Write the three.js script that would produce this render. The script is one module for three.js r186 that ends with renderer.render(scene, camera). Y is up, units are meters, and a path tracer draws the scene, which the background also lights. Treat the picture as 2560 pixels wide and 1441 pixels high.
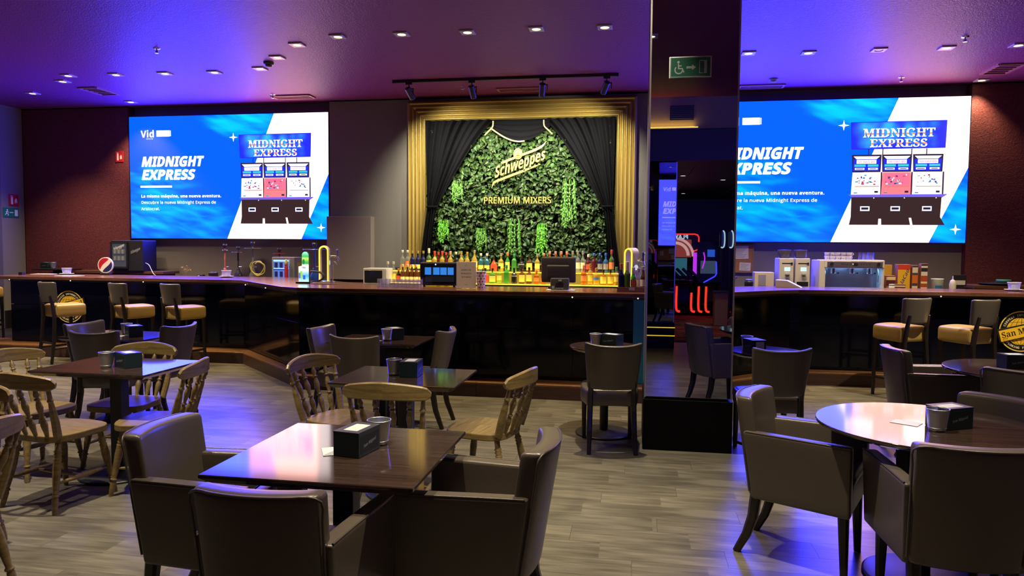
import * as THREE from 'three';
import { mergeGeometries, mergeVertices } from 'three/addons/utils/BufferGeometryUtils.js';
import { FontLoader } from 'three/addons/loaders/FontLoader.js';
import { TextGeometry } from 'three/addons/geometries/TextGeometry.js';
import { RectAreaLightUniformsLib } from 'three/addons/lights/RectAreaLightUniformsLib.js';

// ---------- camera, exposure, main lights ----------
const scene = new THREE.Scene();
scene.background = new THREE.Color(0x000000);
const camera = new THREE.PerspectiveCamera(43.63, 2560 / 1441, 0.05, 60);
camera.position.set(0, 1.57, 0);
camera.rotation.set(-0.0555, 0.1658, 0.0075, 'YXZ');
const renderer = new THREE.WebGLRenderer();
renderer.toneMapping = THREE.LinearToneMapping;
renderer.toneMappingExposure = 1;
renderer.shadowMap.enabled = true;
RectAreaLightUniformsLib.init();
const LIGHT = { bar: 19, dine: 36, track: 27, screenBlue: 25, screenWhite: 4.2, led: 5 };
const WARM = [1, 0.87, 0.6], WARMER = [1, 0.76, 0.36];
const K = 6;                      // radiance of a full-white pixel of the LED walls

// the downlights set in the ceiling: [x, z, share of the usual light, warmer?]
const BAR_LAMPS = [[-7.70, -8.90, 1], [-8.05, -9.2, 1], [-9.15, -9.85, 1.3], [-7.0, -8.94, 1], [-6.28, -8.97, .85], [-5.57, -9.0, .55], [-4.86, -8.9, .5], [-4.36, -8.41, .5], [-3.86, -7.92, .4],
  [-3.26, -7.68, .7], [-2.53, -7.69, .7], [-1.80, -7.72, .7], [-1.05, -7.71, .45], [-.33, -7.75, .8], [1.31, -9.0, 1], [2.0, -9.08, 1.2], [2.77, -9.06, .05], [3.5, -9.08, .8], [4.24, -9.07, 1], [-8.08, -10.65, 1.1], [4.63, -10.83, .45]];
const ROOM_LAMPS = [[-.1, -5.6, 1.2], [.15, -3.2, 1.3], [-1.75, -4.2, .5], [-3.3, -3.5, 1.7], [-1.1, -2.55, .8], [-5.2, -5.6, .7], [3.3, -5.6, .6], [2.3, -3.6, .5], [-4.9, -3.4, .6], [3.6, -1.6, .5], [4.0, -7.0, 1.9, true], [-7.5, -7.3, 1.5, true]];

// ---------- helpers ----------
let seed = 7;
const rnd = () => { seed = (seed * 1664525 + 1013904223) >>> 0; return seed / 4294967296; };
const rr = (a, b) => a + (b - a) * rnd();
const names = new Map();
function numbered(n) { const k = names.get(n) ?? 0; names.set(n, k + 1); return k ? `${n}_${String(k).padStart(3, '0')}` : n; }
function tag(o, label, category, group, kind) {
  o.userData = {};
  if (label) o.userData.label = label;
  if (category) o.userData.category = category;
  if (group) o.userData.group = group;
  if (kind) o.userData.kind = kind;
  return o;
}
function thing(name, label, category, p = [0, 0, 0], ry = 0, group) {
  const o = new THREE.Group(); o.name = numbered(name); o.position.set(...p); o.rotation.y = ry; scene.add(o);
  return tag(o, label, category, group);
}
function part(name, geos, mat, parent, label) {
  const g = Array.isArray(geos) ? join(geos) : geos;
  const m = new THREE.Mesh(g, mat);
  m.name = parent === scene ? numbered(name) : name; if (parent !== scene) { const n = parent.children.filter((c) => c.name === name || c.name.startsWith(name + '_0')).length; if (n) m.name = `${name}_${String(n).padStart(3, '0')}`; }
  parent.add(m); if (label) m.userData.label = label;
  return m;
}
function structure(name, geos, mat) { const m = part(name, geos, mat, scene); m.userData = { kind: 'structure' }; return m; }
function single(name, geos, mat, label, category, group) { return tag(part(name, geos, mat, scene), label, category, group); }
function copy(o, p, ry, label, group) {
  const c = o.clone(); c.name = numbered(o.name.replace(/_\d{3}$/, '')); c.position.set(...p); c.rotation.set(0, ry, 0); scene.add(c);
  c.userData = { ...o.userData }; if (label) c.userData.label = label; if (group) c.userData.group = group;
  return c;
}
function clean(g) { const c = g.index ? g.toNonIndexed() : g; for (const k of Object.keys(c.attributes)) if (!['position', 'normal', 'uv'].includes(k)) c.deleteAttribute(k); if (!c.attributes.normal) c.computeVertexNormals(); if (!c.attributes.uv) c.setAttribute('uv', new THREE.BufferAttribute(new Float32Array(c.attributes.position.count * 2), 2)); c.morphAttributes = {}; return c; }
function join(list) { return list.length === 1 ? list[0] : mergeGeometries(list.map(clean)); }
// texture coordinates in metres, taken from the side each face looks to
function mUV(g0, turn = false) {
  const g = g0.index ? g0.toNonIndexed() : g0, p = g.attributes.position, n = new THREE.Vector3(), a = new THREE.Vector3(), b = new THREE.Vector3(), c = new THREE.Vector3();
  const uv = new Float32Array(p.count * 2);
  for (let i = 0; i < p.count; i += 3) {
    a.fromBufferAttribute(p, i); b.fromBufferAttribute(p, i + 1); c.fromBufferAttribute(p, i + 2);
    n.copy(b).sub(a).cross(c.clone().sub(a));
    const ax = Math.abs(n.x), ay = Math.abs(n.y), az = Math.abs(n.z);
    [a, b, c].forEach((v, k) => { let s, t; if (ay >= ax && ay >= az) { s = v.x; t = v.z; } else if (ax >= az) { s = v.z; t = v.y; } else { s = v.x; t = v.y; } if (turn) [s, t] = [t, s]; uv[(i + k) * 2] = s; uv[(i + k) * 2 + 1] = t; });
  }
  g.setAttribute('uv', new THREE.BufferAttribute(uv, 2));
  return g;
}
const V = (x, y, z) => new THREE.Vector3(x, y, z);
function box(w, h, d, x = 0, y = 0, z = 0) { return mUV(new THREE.BoxGeometry(w, h, d).translate(x, y, z)); }
// a box with rounded edges and a grid on every side, so that it can be bent
function soft(w, h, d, r, seg = [8, 8, 8], bend) {
  const half = [w / 2, h / 2, d / 2], rs = half.map((x) => Math.min(r, x * 0.98));
  const g = new THREE.BoxGeometry(1, 1, 1, seg[0] + 4, seg[1] + 4, seg[2] + 4), p = g.attributes.position;
  g.deleteAttribute('uv'); g.deleteAttribute('normal');
  const map = (t, k) => { const N = seg[k] + 4, i = Math.round((t + 0.5) * N), R = rs[k], H = half[k]; if (i === 0) return -H; if (i === 1) return -H + R * 0.35; if (i === 2) return -H + R; if (i === N) return H; if (i === N - 1) return H - R * 0.35; if (i === N - 2) return H - R; return -H + R + (2 * H - 2 * R) * (i - 2) / (N - 4); };
  const q = V(), inner = V();
  for (let i = 0; i < p.count; i++) {
    q.set(map(p.getX(i), 0), map(p.getY(i), 1), map(p.getZ(i), 2));
    const R = Math.min(...rs);
    inner.set(THREE.MathUtils.clamp(q.x, -half[0] + R, half[0] - R), THREE.MathUtils.clamp(q.y, -half[1] + R, half[1] - R), THREE.MathUtils.clamp(q.z, -half[2] + R, half[2] - R));
    const d2 = q.clone().sub(inner); if (d2.lengthSq() > 1e-12) q.copy(inner).add(d2.normalize().multiplyScalar(R));
    if (bend) bend(q);
    p.setXYZ(i, q.x, q.y, q.z);
  }
  const m = mergeVertices(g, 1e-5); m.computeVertexNormals();
  const n0 = m.toNonIndexed(), nn = n0.attributes.normal.clone(); const o = mUV(n0); o.setAttribute('normal', nn); return o;
}
const at = (g, x, y, z) => g.translate(x, y, z);
function lathe(pts, seg = 20) { return new THREE.LatheGeometry(pts.map(([r, y]) => new THREE.Vector2(Math.max(r, 1e-4), y)), seg); }
function cyl(r, h, x, y, z, seg = 20, r2 = r) { return new THREE.CylinderGeometry(r, r2, h, seg).translate(x, y, z); }
function tube(pts, r, n = 24, k = 8, closed = false) { return new THREE.TubeGeometry(new THREE.CatmullRomCurve3(pts.map((p) => V(...p)), closed), n, r, k, closed); }
// a chamfered bar swept along points; sizes [across, along up] per point
function sweep(pts, sizes, up = [0, 1, 0], ch = 0.22) {
  const P = pts.map((p) => V(...p)), U0 = V(...up), rings = [], N = P.length;
  for (let i = 0; i < N; i++) {
    const t = P[Math.min(i + 1, N - 1)].clone().sub(P[Math.max(i - 1, 0)]).normalize(), s = t.clone().cross(U0).normalize(), u = s.clone().cross(t).normalize(), [a, b] = sizes[Math.min(i, sizes.length - 1)], c = Math.min(a, b) * ch;
    rings.push([[a / 2 - c, b / 2], [a / 2, b / 2 - c], [a / 2, -b / 2 + c], [a / 2 - c, -b / 2], [-a / 2 + c, -b / 2], [-a / 2, -b / 2 + c], [-a / 2, b / 2 - c], [-a / 2 + c, b / 2]].map(([x, y]) => P[i].clone().addScaledVector(s, x).addScaledVector(u, y)));
  }
  const v = [], tri = (a, b, c) => v.push(a.x, a.y, a.z, b.x, b.y, b.z, c.x, c.y, c.z);
  for (let i = 0; i < N - 1; i++) for (let k = 0; k < 8; k++) { const l = (k + 1) % 8, A = rings[i], B = rings[i + 1]; tri(A[k], B[k], A[l]); tri(A[l], B[k], B[l]); }
  for (let k = 1; k < 7; k++) { tri(rings[0][0], rings[0][k], rings[0][k + 1]); tri(rings[N - 1][0], rings[N - 1][k + 1], rings[N - 1][k]); }
  const g = new THREE.BufferGeometry(); g.setAttribute('position', new THREE.Float32BufferAttribute(v, 3)); g.computeVertexNormals(); return mUV(g);
}
function slab(poly, y0, y1, bevel = 0) {
  const s = new THREE.Shape(poly.map(([x, z]) => new THREE.Vector2(x, -z)));
  const g = new THREE.ExtrudeGeometry(s, { depth: y1 - y0 - 2 * bevel, bevelEnabled: bevel > 0, bevelSize: bevel, bevelThickness: bevel, bevelOffset: -bevel, bevelSegments: 2 });
  return mUV(g.rotateX(-Math.PI / 2).translate(0, y0 + bevel, 0));
}
function plate(shape, depth, bevel = 0.002) { return new THREE.ExtrudeGeometry(shape, { depth, bevelEnabled: bevel > 0, bevelSize: bevel, bevelThickness: bevel, bevelOffset: -bevel, bevelSegments: 2, curveSegments: 24 }); }
function polyShape(pts) { return new THREE.Shape(pts.map(([x, y]) => new THREE.Vector2(x, y))); }
function orient(g, from, to) { const a = V(...from), b = V(...to), d = b.clone().sub(a); const q = new THREE.Quaternion().setFromUnitVectors(V(0, 1, 0), d.clone().normalize()); return g.applyQuaternion(q).translate(a.x, a.y, a.z); }
function grid(nu, nv, f, closedTwoSided = true) {
  const g = new THREE.PlaneGeometry(1, 1, nu, nv), p = g.attributes.position; for (let i = 0; i < p.count; i++) { const q = f(p.getX(i) + 0.5, p.getY(i) + 0.5); p.setXYZ(i, ...q); } g.computeVertexNormals(); return g;
}

// ---------- textures ----------
function noiseGrid(n) { const a = new Float32Array(n * n); for (let i = 0; i < a.length; i++) a[i] = rnd(); return (x, y) => { const x0 = Math.floor(x), y0 = Math.floor(y), fx = x - x0, fy = y - y0, s = fx * fx * (3 - 2 * fx), t = fy * fy * (3 - 2 * fy), A = (i, j) => a[((j % n + n) % n) * n + ((i % n + n) % n)]; return THREE.MathUtils.lerp(THREE.MathUtils.lerp(A(x0, y0), A(x0 + 1, y0), s), THREE.MathUtils.lerp(A(x0, y0 + 1), A(x0 + 1, y0 + 1), s), t); }; }
const N1 = noiseGrid(64), N2 = noiseGrid(128);
function dataTex(size, f, srgb, repX = 1, repY = 1) {
  const d = new Uint8Array(size * size * 4);
  for (let y = 0; y < size; y++) for (let x = 0; x < size; x++) { const c = f(x / size, y / size); const i = (y * size + x) * 4; const q = Array.isArray(c) ? c : [c, c, c]; d[i] = THREE.MathUtils.clamp(q[0], 0, 1) * 255; d[i + 1] = THREE.MathUtils.clamp(q[1], 0, 1) * 255; d[i + 2] = THREE.MathUtils.clamp(q[2], 0, 1) * 255; d[i + 3] = 255; }
  const t = new THREE.DataTexture(d, size, size); t.wrapS = t.wrapT = THREE.RepeatWrapping; t.magFilter = THREE.LinearFilter; t.minFilter = THREE.LinearMipmapLinearFilter; t.generateMipmaps = true; if (srgb) t.colorSpace = THREE.SRGBColorSpace; t.repeat.set(repX, repY); t.needsUpdate = true; return t;
}
// long streaks along u; the pattern tiles
const woodMap = dataTex(512, (u, v) => { const w = N1(u * 4, v * 64) * .5 + N2(u * 8, v * 128) * .3 + N1(u * 64, v * 64) * .2; return .62 + .38 * w; }, true, .8, 1.6);
const plankMap = dataTex(512, (u, v) => { const w = N1(u * 8, v * 32) * .4 + N2(u * 16, v * 128) * .35 + N1(u * 4, v * 4) * .35; return [.52 + .42 * w, .51 + .42 * w, .49 + .42 * w]; }, true, .7, 1.0);
const leatherBump = dataTex(512, (u, v) => N2(u * 128, v * 128) * .5 + N1(u * 64, v * 64) * .3 + N2(u * 32, v * 32) * .2, false, 4, 4);
const paperBump = dataTex(512, (u, v) => { const a = N2(u * 128, v * 128), b = N1(u * 64, v * 64); return Math.pow(a, 1.5) * .6 + b * .4; }, false, 1.1, 1.1);
const wallMap = dataTex(512, (u, v) => { const a = N2(u * 128, v * 128), b = N1(u * 64, v * 64); const w = .55 + .45 * (a * .6 + b * .4); return [w, w, w]; }, true, 1.3, 1.3);
const carpetMap = dataTex(512, (u, v) => { const a = N1(u * 16, v * 64), b = N1(u * 16 + 7, v * 32); return a > .55 ? [.55, .1, .09] : b > .6 ? [.5, .28, .18] : [.13, .04, .06]; }, true, .35, .35);
const velvetBump = dataTex(256, (u, v) => N2(u * 128, v * 128), false, 6, 6);
const corkMap = dataTex(256, (u, v) => { const a = N2(u * 128, v * 128) * .6 + N1(u * 64, v * 64) * .4; return [.72 * (.6 + .5 * a), .5 * (.6 + .5 * a), .34 * (.6 + .5 * a)]; }, true, 4, 4);
function canvasTex(w, h, draw, srgb = true) { const c = document.createElement('canvas'); c.width = w; c.height = h; const x = c.getContext('2d'); draw(x, w, h); const t = new THREE.CanvasTexture(c); if (srgb) t.colorSpace = THREE.SRGBColorSpace; t.anisotropy = 8; return t; }

// ---------- materials ----------
const lin = (r, g, b) => new THREE.Color().setRGB(r, g, b);
function M(c, rough = .5, o = {}) { const { phys, ...q } = o; return new (phys ? THREE.MeshPhysicalMaterial : THREE.MeshStandardMaterial)({ color: Array.isArray(c) ? lin(...c) : c, roughness: rough, ...q }); }
const glow = (c, o = {}) => M([0.02, 0.02, 0.02], .5, { emissive: lin(...c), ...o });
const mat = {
  ceiling: M([.19, .036, .14], .5, { phys: true, specularIntensity: .4, bumpMap: paperBump, bumpScale: .004 }),
  redWall: M([.2, .038, .055], .6, { map: wallMap, bumpMap: paperBump, bumpScale: .003 }),
  grey: M([.185, .172, .165], .75, { bumpMap: paperBump, bumpScale: .0008 }),
  greyDark: M([.10, .09, .095], .6),
  black: M([.012, .011, .014], .45),
  blackGloss: M([.002, .002, .006], .08, { phys: true, specularIntensity: .55 }),
  gap: M([.02, .017, .015], .9),
  mirror: M([.31, .31, .35], .008, { metalness: 1 }),
  leather: M([.09, .072, .058], .32, { bumpMap: leatherBump, bumpScale: .0002 }),
  leatherDark: M([.055, .044, .045], .38, { bumpMap: leatherBump, bumpScale: .0006 }),
  leatherTanLit: M([.33, .215, .055], .38, { bumpMap: leatherBump, bumpScale: .0006 }),  // stool seat leather, the yellow of the warm lamps mixed into its colour
  piping: M([.07, .055, .045], .35),
  darkWood: M([.022, .014, .012], .32, { map: woodMap }),
  tableWood: M([.062, .038, .03], .085, { phys: true, ior: 1.8, map: woodMap }),
  tableEdge: M([.03, .02, .017], .4, { map: woodMap }),
  pine: M([.28, .19, .07], .38, { map: woodMap }),
  counter: M([.2, .08, .045], .2, { map: woodMap }),
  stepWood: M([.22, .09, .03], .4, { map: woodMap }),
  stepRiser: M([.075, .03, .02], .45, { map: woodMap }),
  shelfWood: M([.16, .07, .035], .4, { map: woodMap }),
  trayWood: M([.38, .18, .07], .45, { map: woodMap }),
  steel: M([.55, .55, .55], .25, { metalness: 1 }),
  galva: M([.55, .57, .58], .34, { metalness: .9 }),
  chrome: M([.8, .8, .8], .12, { metalness: 1 }),
  iron: M([.018, .018, .02], .42),
  gold: M([.40, .29, .085], .42, { metalness: .55 }),
  goldLeaf: M([.75, .52, .16], .35, { metalness: .6 }),
  goldCord: M([.62, .42, .14], .5),
  curtain: M([.004, .004, .006], .9, { phys: true, specularIntensity: .12, side: THREE.DoubleSide, bumpMap: velvetBump, bumpScale: .001 }),
  whitePlastic: M([.62, .61, .58], .4),
  paper: M([.6, .6, .6], .8),
  greenBox: M([.011, .028, .034], .35),
  red: M([.55, .03, .04], .4),
  clear: M([.93, .95, .97], .05, { phys: true, transmission: 1, thickness: 0, ior: 1.45, transparent: true }),
};
// ---------- the room ----------
const CEIL = 3.9, WZ = -11;
// floor: planks on a dark bed
{
  const floor = new THREE.Group(); floor.name = 'floor'; floor.userData = { kind: 'structure' }; scene.add(floor);
  part('bed', box(18.6, .12, 13.5, -1.2, -.072, -5.0), mat.gap, floor);
  const tones = [[.235, .215, .18], [.22, .203, .172], [.246, .225, .19], [.212, .193, .164], [.228, .208, .176]].map((c) => M(c, .3, { map: plankMap }));
  const L = 1.28, W = .2, gap = .0013, t = .014, geos = [0, 1, 2, 3].map((k) => {
    const g = new THREE.BoxGeometry(L - gap, t, W - gap).translate(0, -t / 2, 0), p = g.attributes.position; void p; const m = mUV(g), uv = m.attributes.uv; for (let i = 0; i < uv.count; i++) uv.setXY(i, uv.getX(i) + k * 1.7, uv.getY(i) * 1 + k * .61); return m;
  });
  const rest = tones.map(() => []); let count = 0;
  const list = [];
  for (let r = 0; r < 62; r++) { const z = 1.0 - W * (r + .5); if (z < -8.85) break; const off = ((r * 0.37) % 1) * L; for (let x = -10.4 + off - L; x < 8; x += L) list.push([x + L / 2, z]); }
  list.sort((a, b) => Math.hypot(a[0] + .6, a[1] + 1.2) - Math.hypot(b[0] + .6, b[1] + 1.2));
  for (const [x, z] of list) {
    const k = Math.floor(rnd() * 4), c = Math.floor(rnd() * 5);
    const seen = z < -1.7 && x > -.95 * -z - .4 && x < .62 * -z + .6;
    if (seen && count < 300) { const m = part('plank', geos[k], tones[c], floor); m.position.set(x, 0, z); count++; }
    else rest[c].push(geos[k].clone().translate(x, 0, z));
  }
  rest.forEach((g, c) => { if (g.length) { const m = part('plank_field', g, tones[c], floor); m.userData.kind = 'stuff'; } });
  part('carpet', box(18.6, .02, 10, -1.2, -.011, 6.05), M([1, 1, 1], .95, { map: carpetMap }), floor);
  part('bed', box(18.6, .1, 10, -1.2, -.072, 6.05), mat.gap, floor);
}
{ // ceilings: the red one over the dining area, the low dark one over the hall behind it
  structure('ceiling', box(18.9, .2, 11.7, -1.2, CEIL + .1, -5.65), mat.ceiling);
  const low = structure('ceiling_hall', box(18.9, .2, 9.0, -1.2, 3.05, 4.75), M([.03, .03, .034], .5));
  for (let i = 0; i < 9; i++) part('joint_strip', box(.02, .01, 8.2, -5 + i * 1.2, -.105 + 0, 0), M([.30, .30, .30], .6), low).position.set(0, 3.05, 4.9);
  structure('bulkhead', box(18.9, .48, .06, -1.2, CEIL - .24, .13), M([.26, .2, .16], .7)); structure('bulkhead_beam', box(18.9, .5, .06, -1.2, 3.19, .2), mat.black);
}
structure('wall_left', box(.2, 4.2, 20, -10.55, 2.0, -1), mat.grey);
structure('wall_right', box(.2, 4.2, 20.4, 8.1, 2.0, -1), mat.greyDark);
structure('wall_rear', box(18.8, 3.6, .2, -1.2, 1.7, 9.2), mat.black);
structure('door_1', [box(.04, 3.25, 1.6, -10.43, 1.78, -9.7), box(.06, .12, 1.6, -10.42, 3.44, -9.7)], mat.greyDark);
structure('baseboard_left', box(.03, .34, 10, -10.43, .28, -6.0), mat.black);
structure('wall_back_left', box(2.02, 3.86, .3, -9.43, 1.95, WZ - .15), mat.redWall);
structure('wall_back_right', box(3.4, 3.86, .3, 6.29, 1.95, WZ - .15), mat.redWall);
structure('wall_back_behind', box(18.6, 4, .12, -1.2, 2.0, WZ - .36), mat.greyDark);
structure('wall_back_under_screen', [box(3.62, 1.6, .1, -6.61, .88, WZ - .17)], mat.grey);
structure('wall_back_under_screen', [box(3.58, 1.6, .1, 2.81, .88, WZ - .17)], mat.grey);
structure('wall_back_over_screen', box(3.62, .22, .08, -6.61, 3.80, WZ - .22), mat.grey);
structure('wall_back_over_screen', box(3.58, .24, .08, 2.81, 3.79, WZ - .22), mat.grey);
structure('wall_back_middle', box(5.84, 3.86, .25, -1.9, 1.95, WZ - .125), mat.grey);
single('service_casing', soft(.74, 1.0, .16, .008, [1, 1, 1]).translate(-4.44, 1.55, WZ + .085), M([.23, .19, .185], .7), 'taupe service box fixed to the grey wall right of the first video wall', 'casing');

// ---------- downlights ----------
function makeDownlight(x, z, share, warm, label, group, wide) {
  const t = thing('downlight', label, 'downlight', [x, CEIL, z], 0, group);
  if (!makeDownlight.g) {
    const s = new THREE.Shape(); s.moveTo(-.075, -.075); s.lineTo(.075, -.075); s.lineTo(.075, .075); s.lineTo(-.075, .075); s.closePath();
    const h = new THREE.Path(); h.absarc(0, 0, .048, 0, Math.PI * 2, true); s.holes.push(h);
    makeDownlight.g = [new THREE.ExtrudeGeometry(s, { depth: .012, bevelEnabled: true, bevelSize: .002, bevelThickness: .002, bevelSegments: 1 }).rotateX(Math.PI / 2).translate(0, -.001, 0), lathe([[.001, -.012], [.03, -.011], [.044, -.006], [.046, 0]], 20)];
    makeDownlight.f = M([.42, .38, .36], .4); makeDownlight.l = glow([9, 7.6, 4.6]); makeDownlight.w = glow([9, 6.4, 2.6]); makeDownlight.off = M([.5, .5, .5], .3);
  }
  part('frame', makeDownlight.g[0], makeDownlight.f, t);
  part('lens', makeDownlight.g[1], share < .2 ? makeDownlight.off : warm ? makeDownlight.w : makeDownlight.l, t);
  if (share >= .2) {
    const l = new THREE.SpotLight(lin(...(warm ? WARMER : WARM)), (warm ? LIGHT.bar : LIGHT.dine) * share, 0, warm || wide ? .84 : .6, .5);
    l.position.set(x, CEIL - .03, z); l.target.position.set(x, 0, z); l.shadow.radius = 2; scene.add(l, l.target);
  }
  return t;
}
{
  const words = ['leftmost lit square downlight but two, above the red wall', 'lower of the two close square downlights over the left bar end', 'leftmost square downlight in the dark corner of the ceiling', 'first bright square downlight left over the left bar wing', 'second square downlight over the left bar wing', 'third square downlight over the left bar wing', 'fourth square downlight, left of the smoke detector', 'square downlight just right of the smoke detector', 'square downlight rising along the slanted counter run', 'first of five warm downlights over the middle counter', 'second of five warm downlights over the middle counter', 'third of five warm downlights over the middle counter, above the gold frame', 'fourth, dimmest of five downlights over the middle counter', 'fifth of the warm downlights, nearest the mirrored pillar', 'first square downlight right of the mirrored pillar', 'brightest square downlight in the blue ceiling right of the pillar', 'unlit square downlight above the right bar wing', 'dim square downlight near the right sprinkler', 'rightmost square downlight at the edge of the photograph', 'downlight close to the wall above the left video wall', 'downlight close to the wall above the corner of the right video wall'];
  BAR_LAMPS.forEach(([x, z, s], i) => makeDownlight(x, z, s, true, words[i], 'square downlights following the bar'));
  const over = ['over the small round table left of the pillar', 'over the bare floor right of the foreground table', 'over the spindle chair behind the middle table', 'over the spindle chairs at the left edge', 'over the foreground armchairs', 'over the far left square table', 'over the far right round table', 'over the large round table', 'over the floor at the left edge', 'behind the large round table', 'before the stools of the right wing', 'before the stools of the left wing'];
  ROOM_LAMPS.forEach(([x, z, s, wide], i) => makeDownlight(x, z, s, false, 'square ceiling downlight out of the photo, ' + over[i], 'downlights over the dining tables', wide));
}
function sprinkler(x, z, label) { const t = thing('sprinkler', label, 'sprinkler', [x, CEIL, z], 0, 'ceiling sprinklers'); part('rose', lathe([[.001, -.012], [.035, -.01], [.04, 0]], 16), mat.steel, t); part('head', [cyl(.008, .04, 0, -.03, 0, 10), cyl(.022, .004, 0, -.055, 0, 12), cyl(.003, .03, .012, -.042, 0, 6), cyl(.003, .03, -.012, -.042, 0, 6)], mat.steel, t); }
sprinkler(-5.6, -7.85, 'small sprinkler in the purple ceiling left of the downlights'); sprinkler(3.52, -8.66, 'small sprinkler in the ceiling at the far right'); sprinkler(3.52, -10.55, 'small sprinkler above the white part of the right video wall'); sprinkler(-5.5, -10.45, 'small sprinkler above the left video wall');
{ const t = thing('smoke_detector', 'dark round smoke detector between two downlights left of centre', 'smoke detector', [-4.6, CEIL, -8.64]); part('base', lathe([[.001, -.03], [.06, -.03], [.065, 0]], 24), mat.black, t); part('sensor', lathe([[.001, -.06], [.035, -.055], [.045, -.03]], 24), mat.black, t); }
{ const t = thing('smoke_detector', 'pale round smoke detector above the right video wall next to the pillar', 'smoke detector', [1.85, CEIL, -10.4]); part('base', lathe([[.001, -.02], [.06, -.02], [.065, 0]], 24), mat.grey, t); part('sensor', lathe([[.001, -.05], [.035, -.045], [.045, -.02]], 24), mat.grey, t); }
{ const t = thing('ceiling_hook', 'small ring hook in the ceiling behind the lighting track', 'hook', [-2.45, CEIL, -10.2]); part('ring', new THREE.TorusGeometry(.025, .005, 8, 20).translate(0, -.04, 0), mat.chrome, t); part('stem', cyl(.004, .02, 0, -.008, 0, 8), mat.chrome, t); }
function vent(x, z, w, d, label) { const t = thing('ceiling_vent', label, 'vent', [x, CEIL, z], 0, 'linear air vents'); const f = M([.3, .12, .13], .5); part('frame', [box(w, .02, .03, 0, -.01, -d / 2), box(w, .02, .03, 0, -.01, d / 2), box(.03, .02, d, -w / 2, -.01, 0), box(.03, .02, d, w / 2, -.01, 0)], f, t); for (let i = 0; i < 4; i++) part('blade', box(w - .04, .012, .012, 0, -.008, -d / 2 + d * (i + 1) / 5), f, t); }
vent(-5.25, -10.62, .62, .22, 'linear air vent above the white corner of the left video wall'); vent(-1.68, -10.55, .62, .2, 'linear air vent just behind the lighting track'); vent(4.6, -10.2, .3, .5, 'linear air vent at the far right near the red wall'); vent(-8.0, -9.85, .3, .5, 'linear air vent over the left bar wing'); vent(1.76, -10.82, .6, .2, 'linear air vent above the blue corner of the right video wall');
// track and its four spots
{
  const t = thing('lighting_track', 'black lighting track on the ceiling before the gold frame', 'track', [-1.79, CEIL, -9.8]);
  part('rail', soft(3.08, .036, .036, .004, [1, 1, 1]).translate(0, -.02, 0), mat.black, t); part('end_cap', [box(.03, .04, .04, -1.55, -.021, 0), box(.03, .04, .04, 1.55, -.021, 0)], mat.black, t);
  const xs = [-3.12, -2.22, -1.24, -.38], tl = [[.14, -.42], [.03, -.4], [-.05, -.38], [-.2, -.42]], aim = [[-2.6, 2.4], [-2.0, 2.2], [-1.5, 2.2], [-1.0, 2.5]];
  const lab = ['leftmost track spotlight, tilted to the right', 'second track spotlight from the left, above the gold frame', 'third track spotlight from the left', 'rightmost track spotlight, tilted to the left beside the pillar'];
  xs.forEach((x, i) => {
    const s = thing('track_spotlight', 'black cylinder, ' + lab[i], 'spotlight', [x, CEIL - .04, -9.8], 0, 'spotlights on the ceiling track');
    part('adapter', box(.09, .03, .03, 0, -.012, 0), mat.black, s); part('bracket', [cyl(.008, .07, 0, -.05, 0, 10), box(.02, .012, .09, .0, -.085, .02), box(.012, .09, .012, .062, -.12, .0), box(.07, .012, .012, .03, -.085, 0)], mat.black, s);
    const from = V(0, -.1, .03), dir = V(aim[i][0] - x, aim[i][1] - (CEIL - .14), WZ + .1 + 9.8).normalize(), a = from.clone().addScaledVector(dir, -.03), b = from.clone().addScaledVector(dir, .15);
    part('head', orient(lathe([[.001, 0], [.04, .002], [.044, .01], [.044, .17], [.04, .18], [.036, .18], [.036, .165]], 24), a.toArray(), b.toArray()), M([.05, .05, .07], .3, { metalness: .4 }), s);
    part('lens', orient(lathe([[.001, .166], [.034, .166]], 20), a.toArray(), b.toArray()), glow([2.4, 2.2, 1.6], { side: THREE.DoubleSide }), s);
    const l = new THREE.SpotLight(lin(1, .93, .66), LIGHT.track, 0, 1.02, 1), w = b.clone().add(s.position).addScaledVector(dir, .03); l.position.copy(w); l.target.position.copy(w).addScaledVector(dir, 2); l.shadow.radius = 1.5; scene.add(l, l.target);
  });
}

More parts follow.
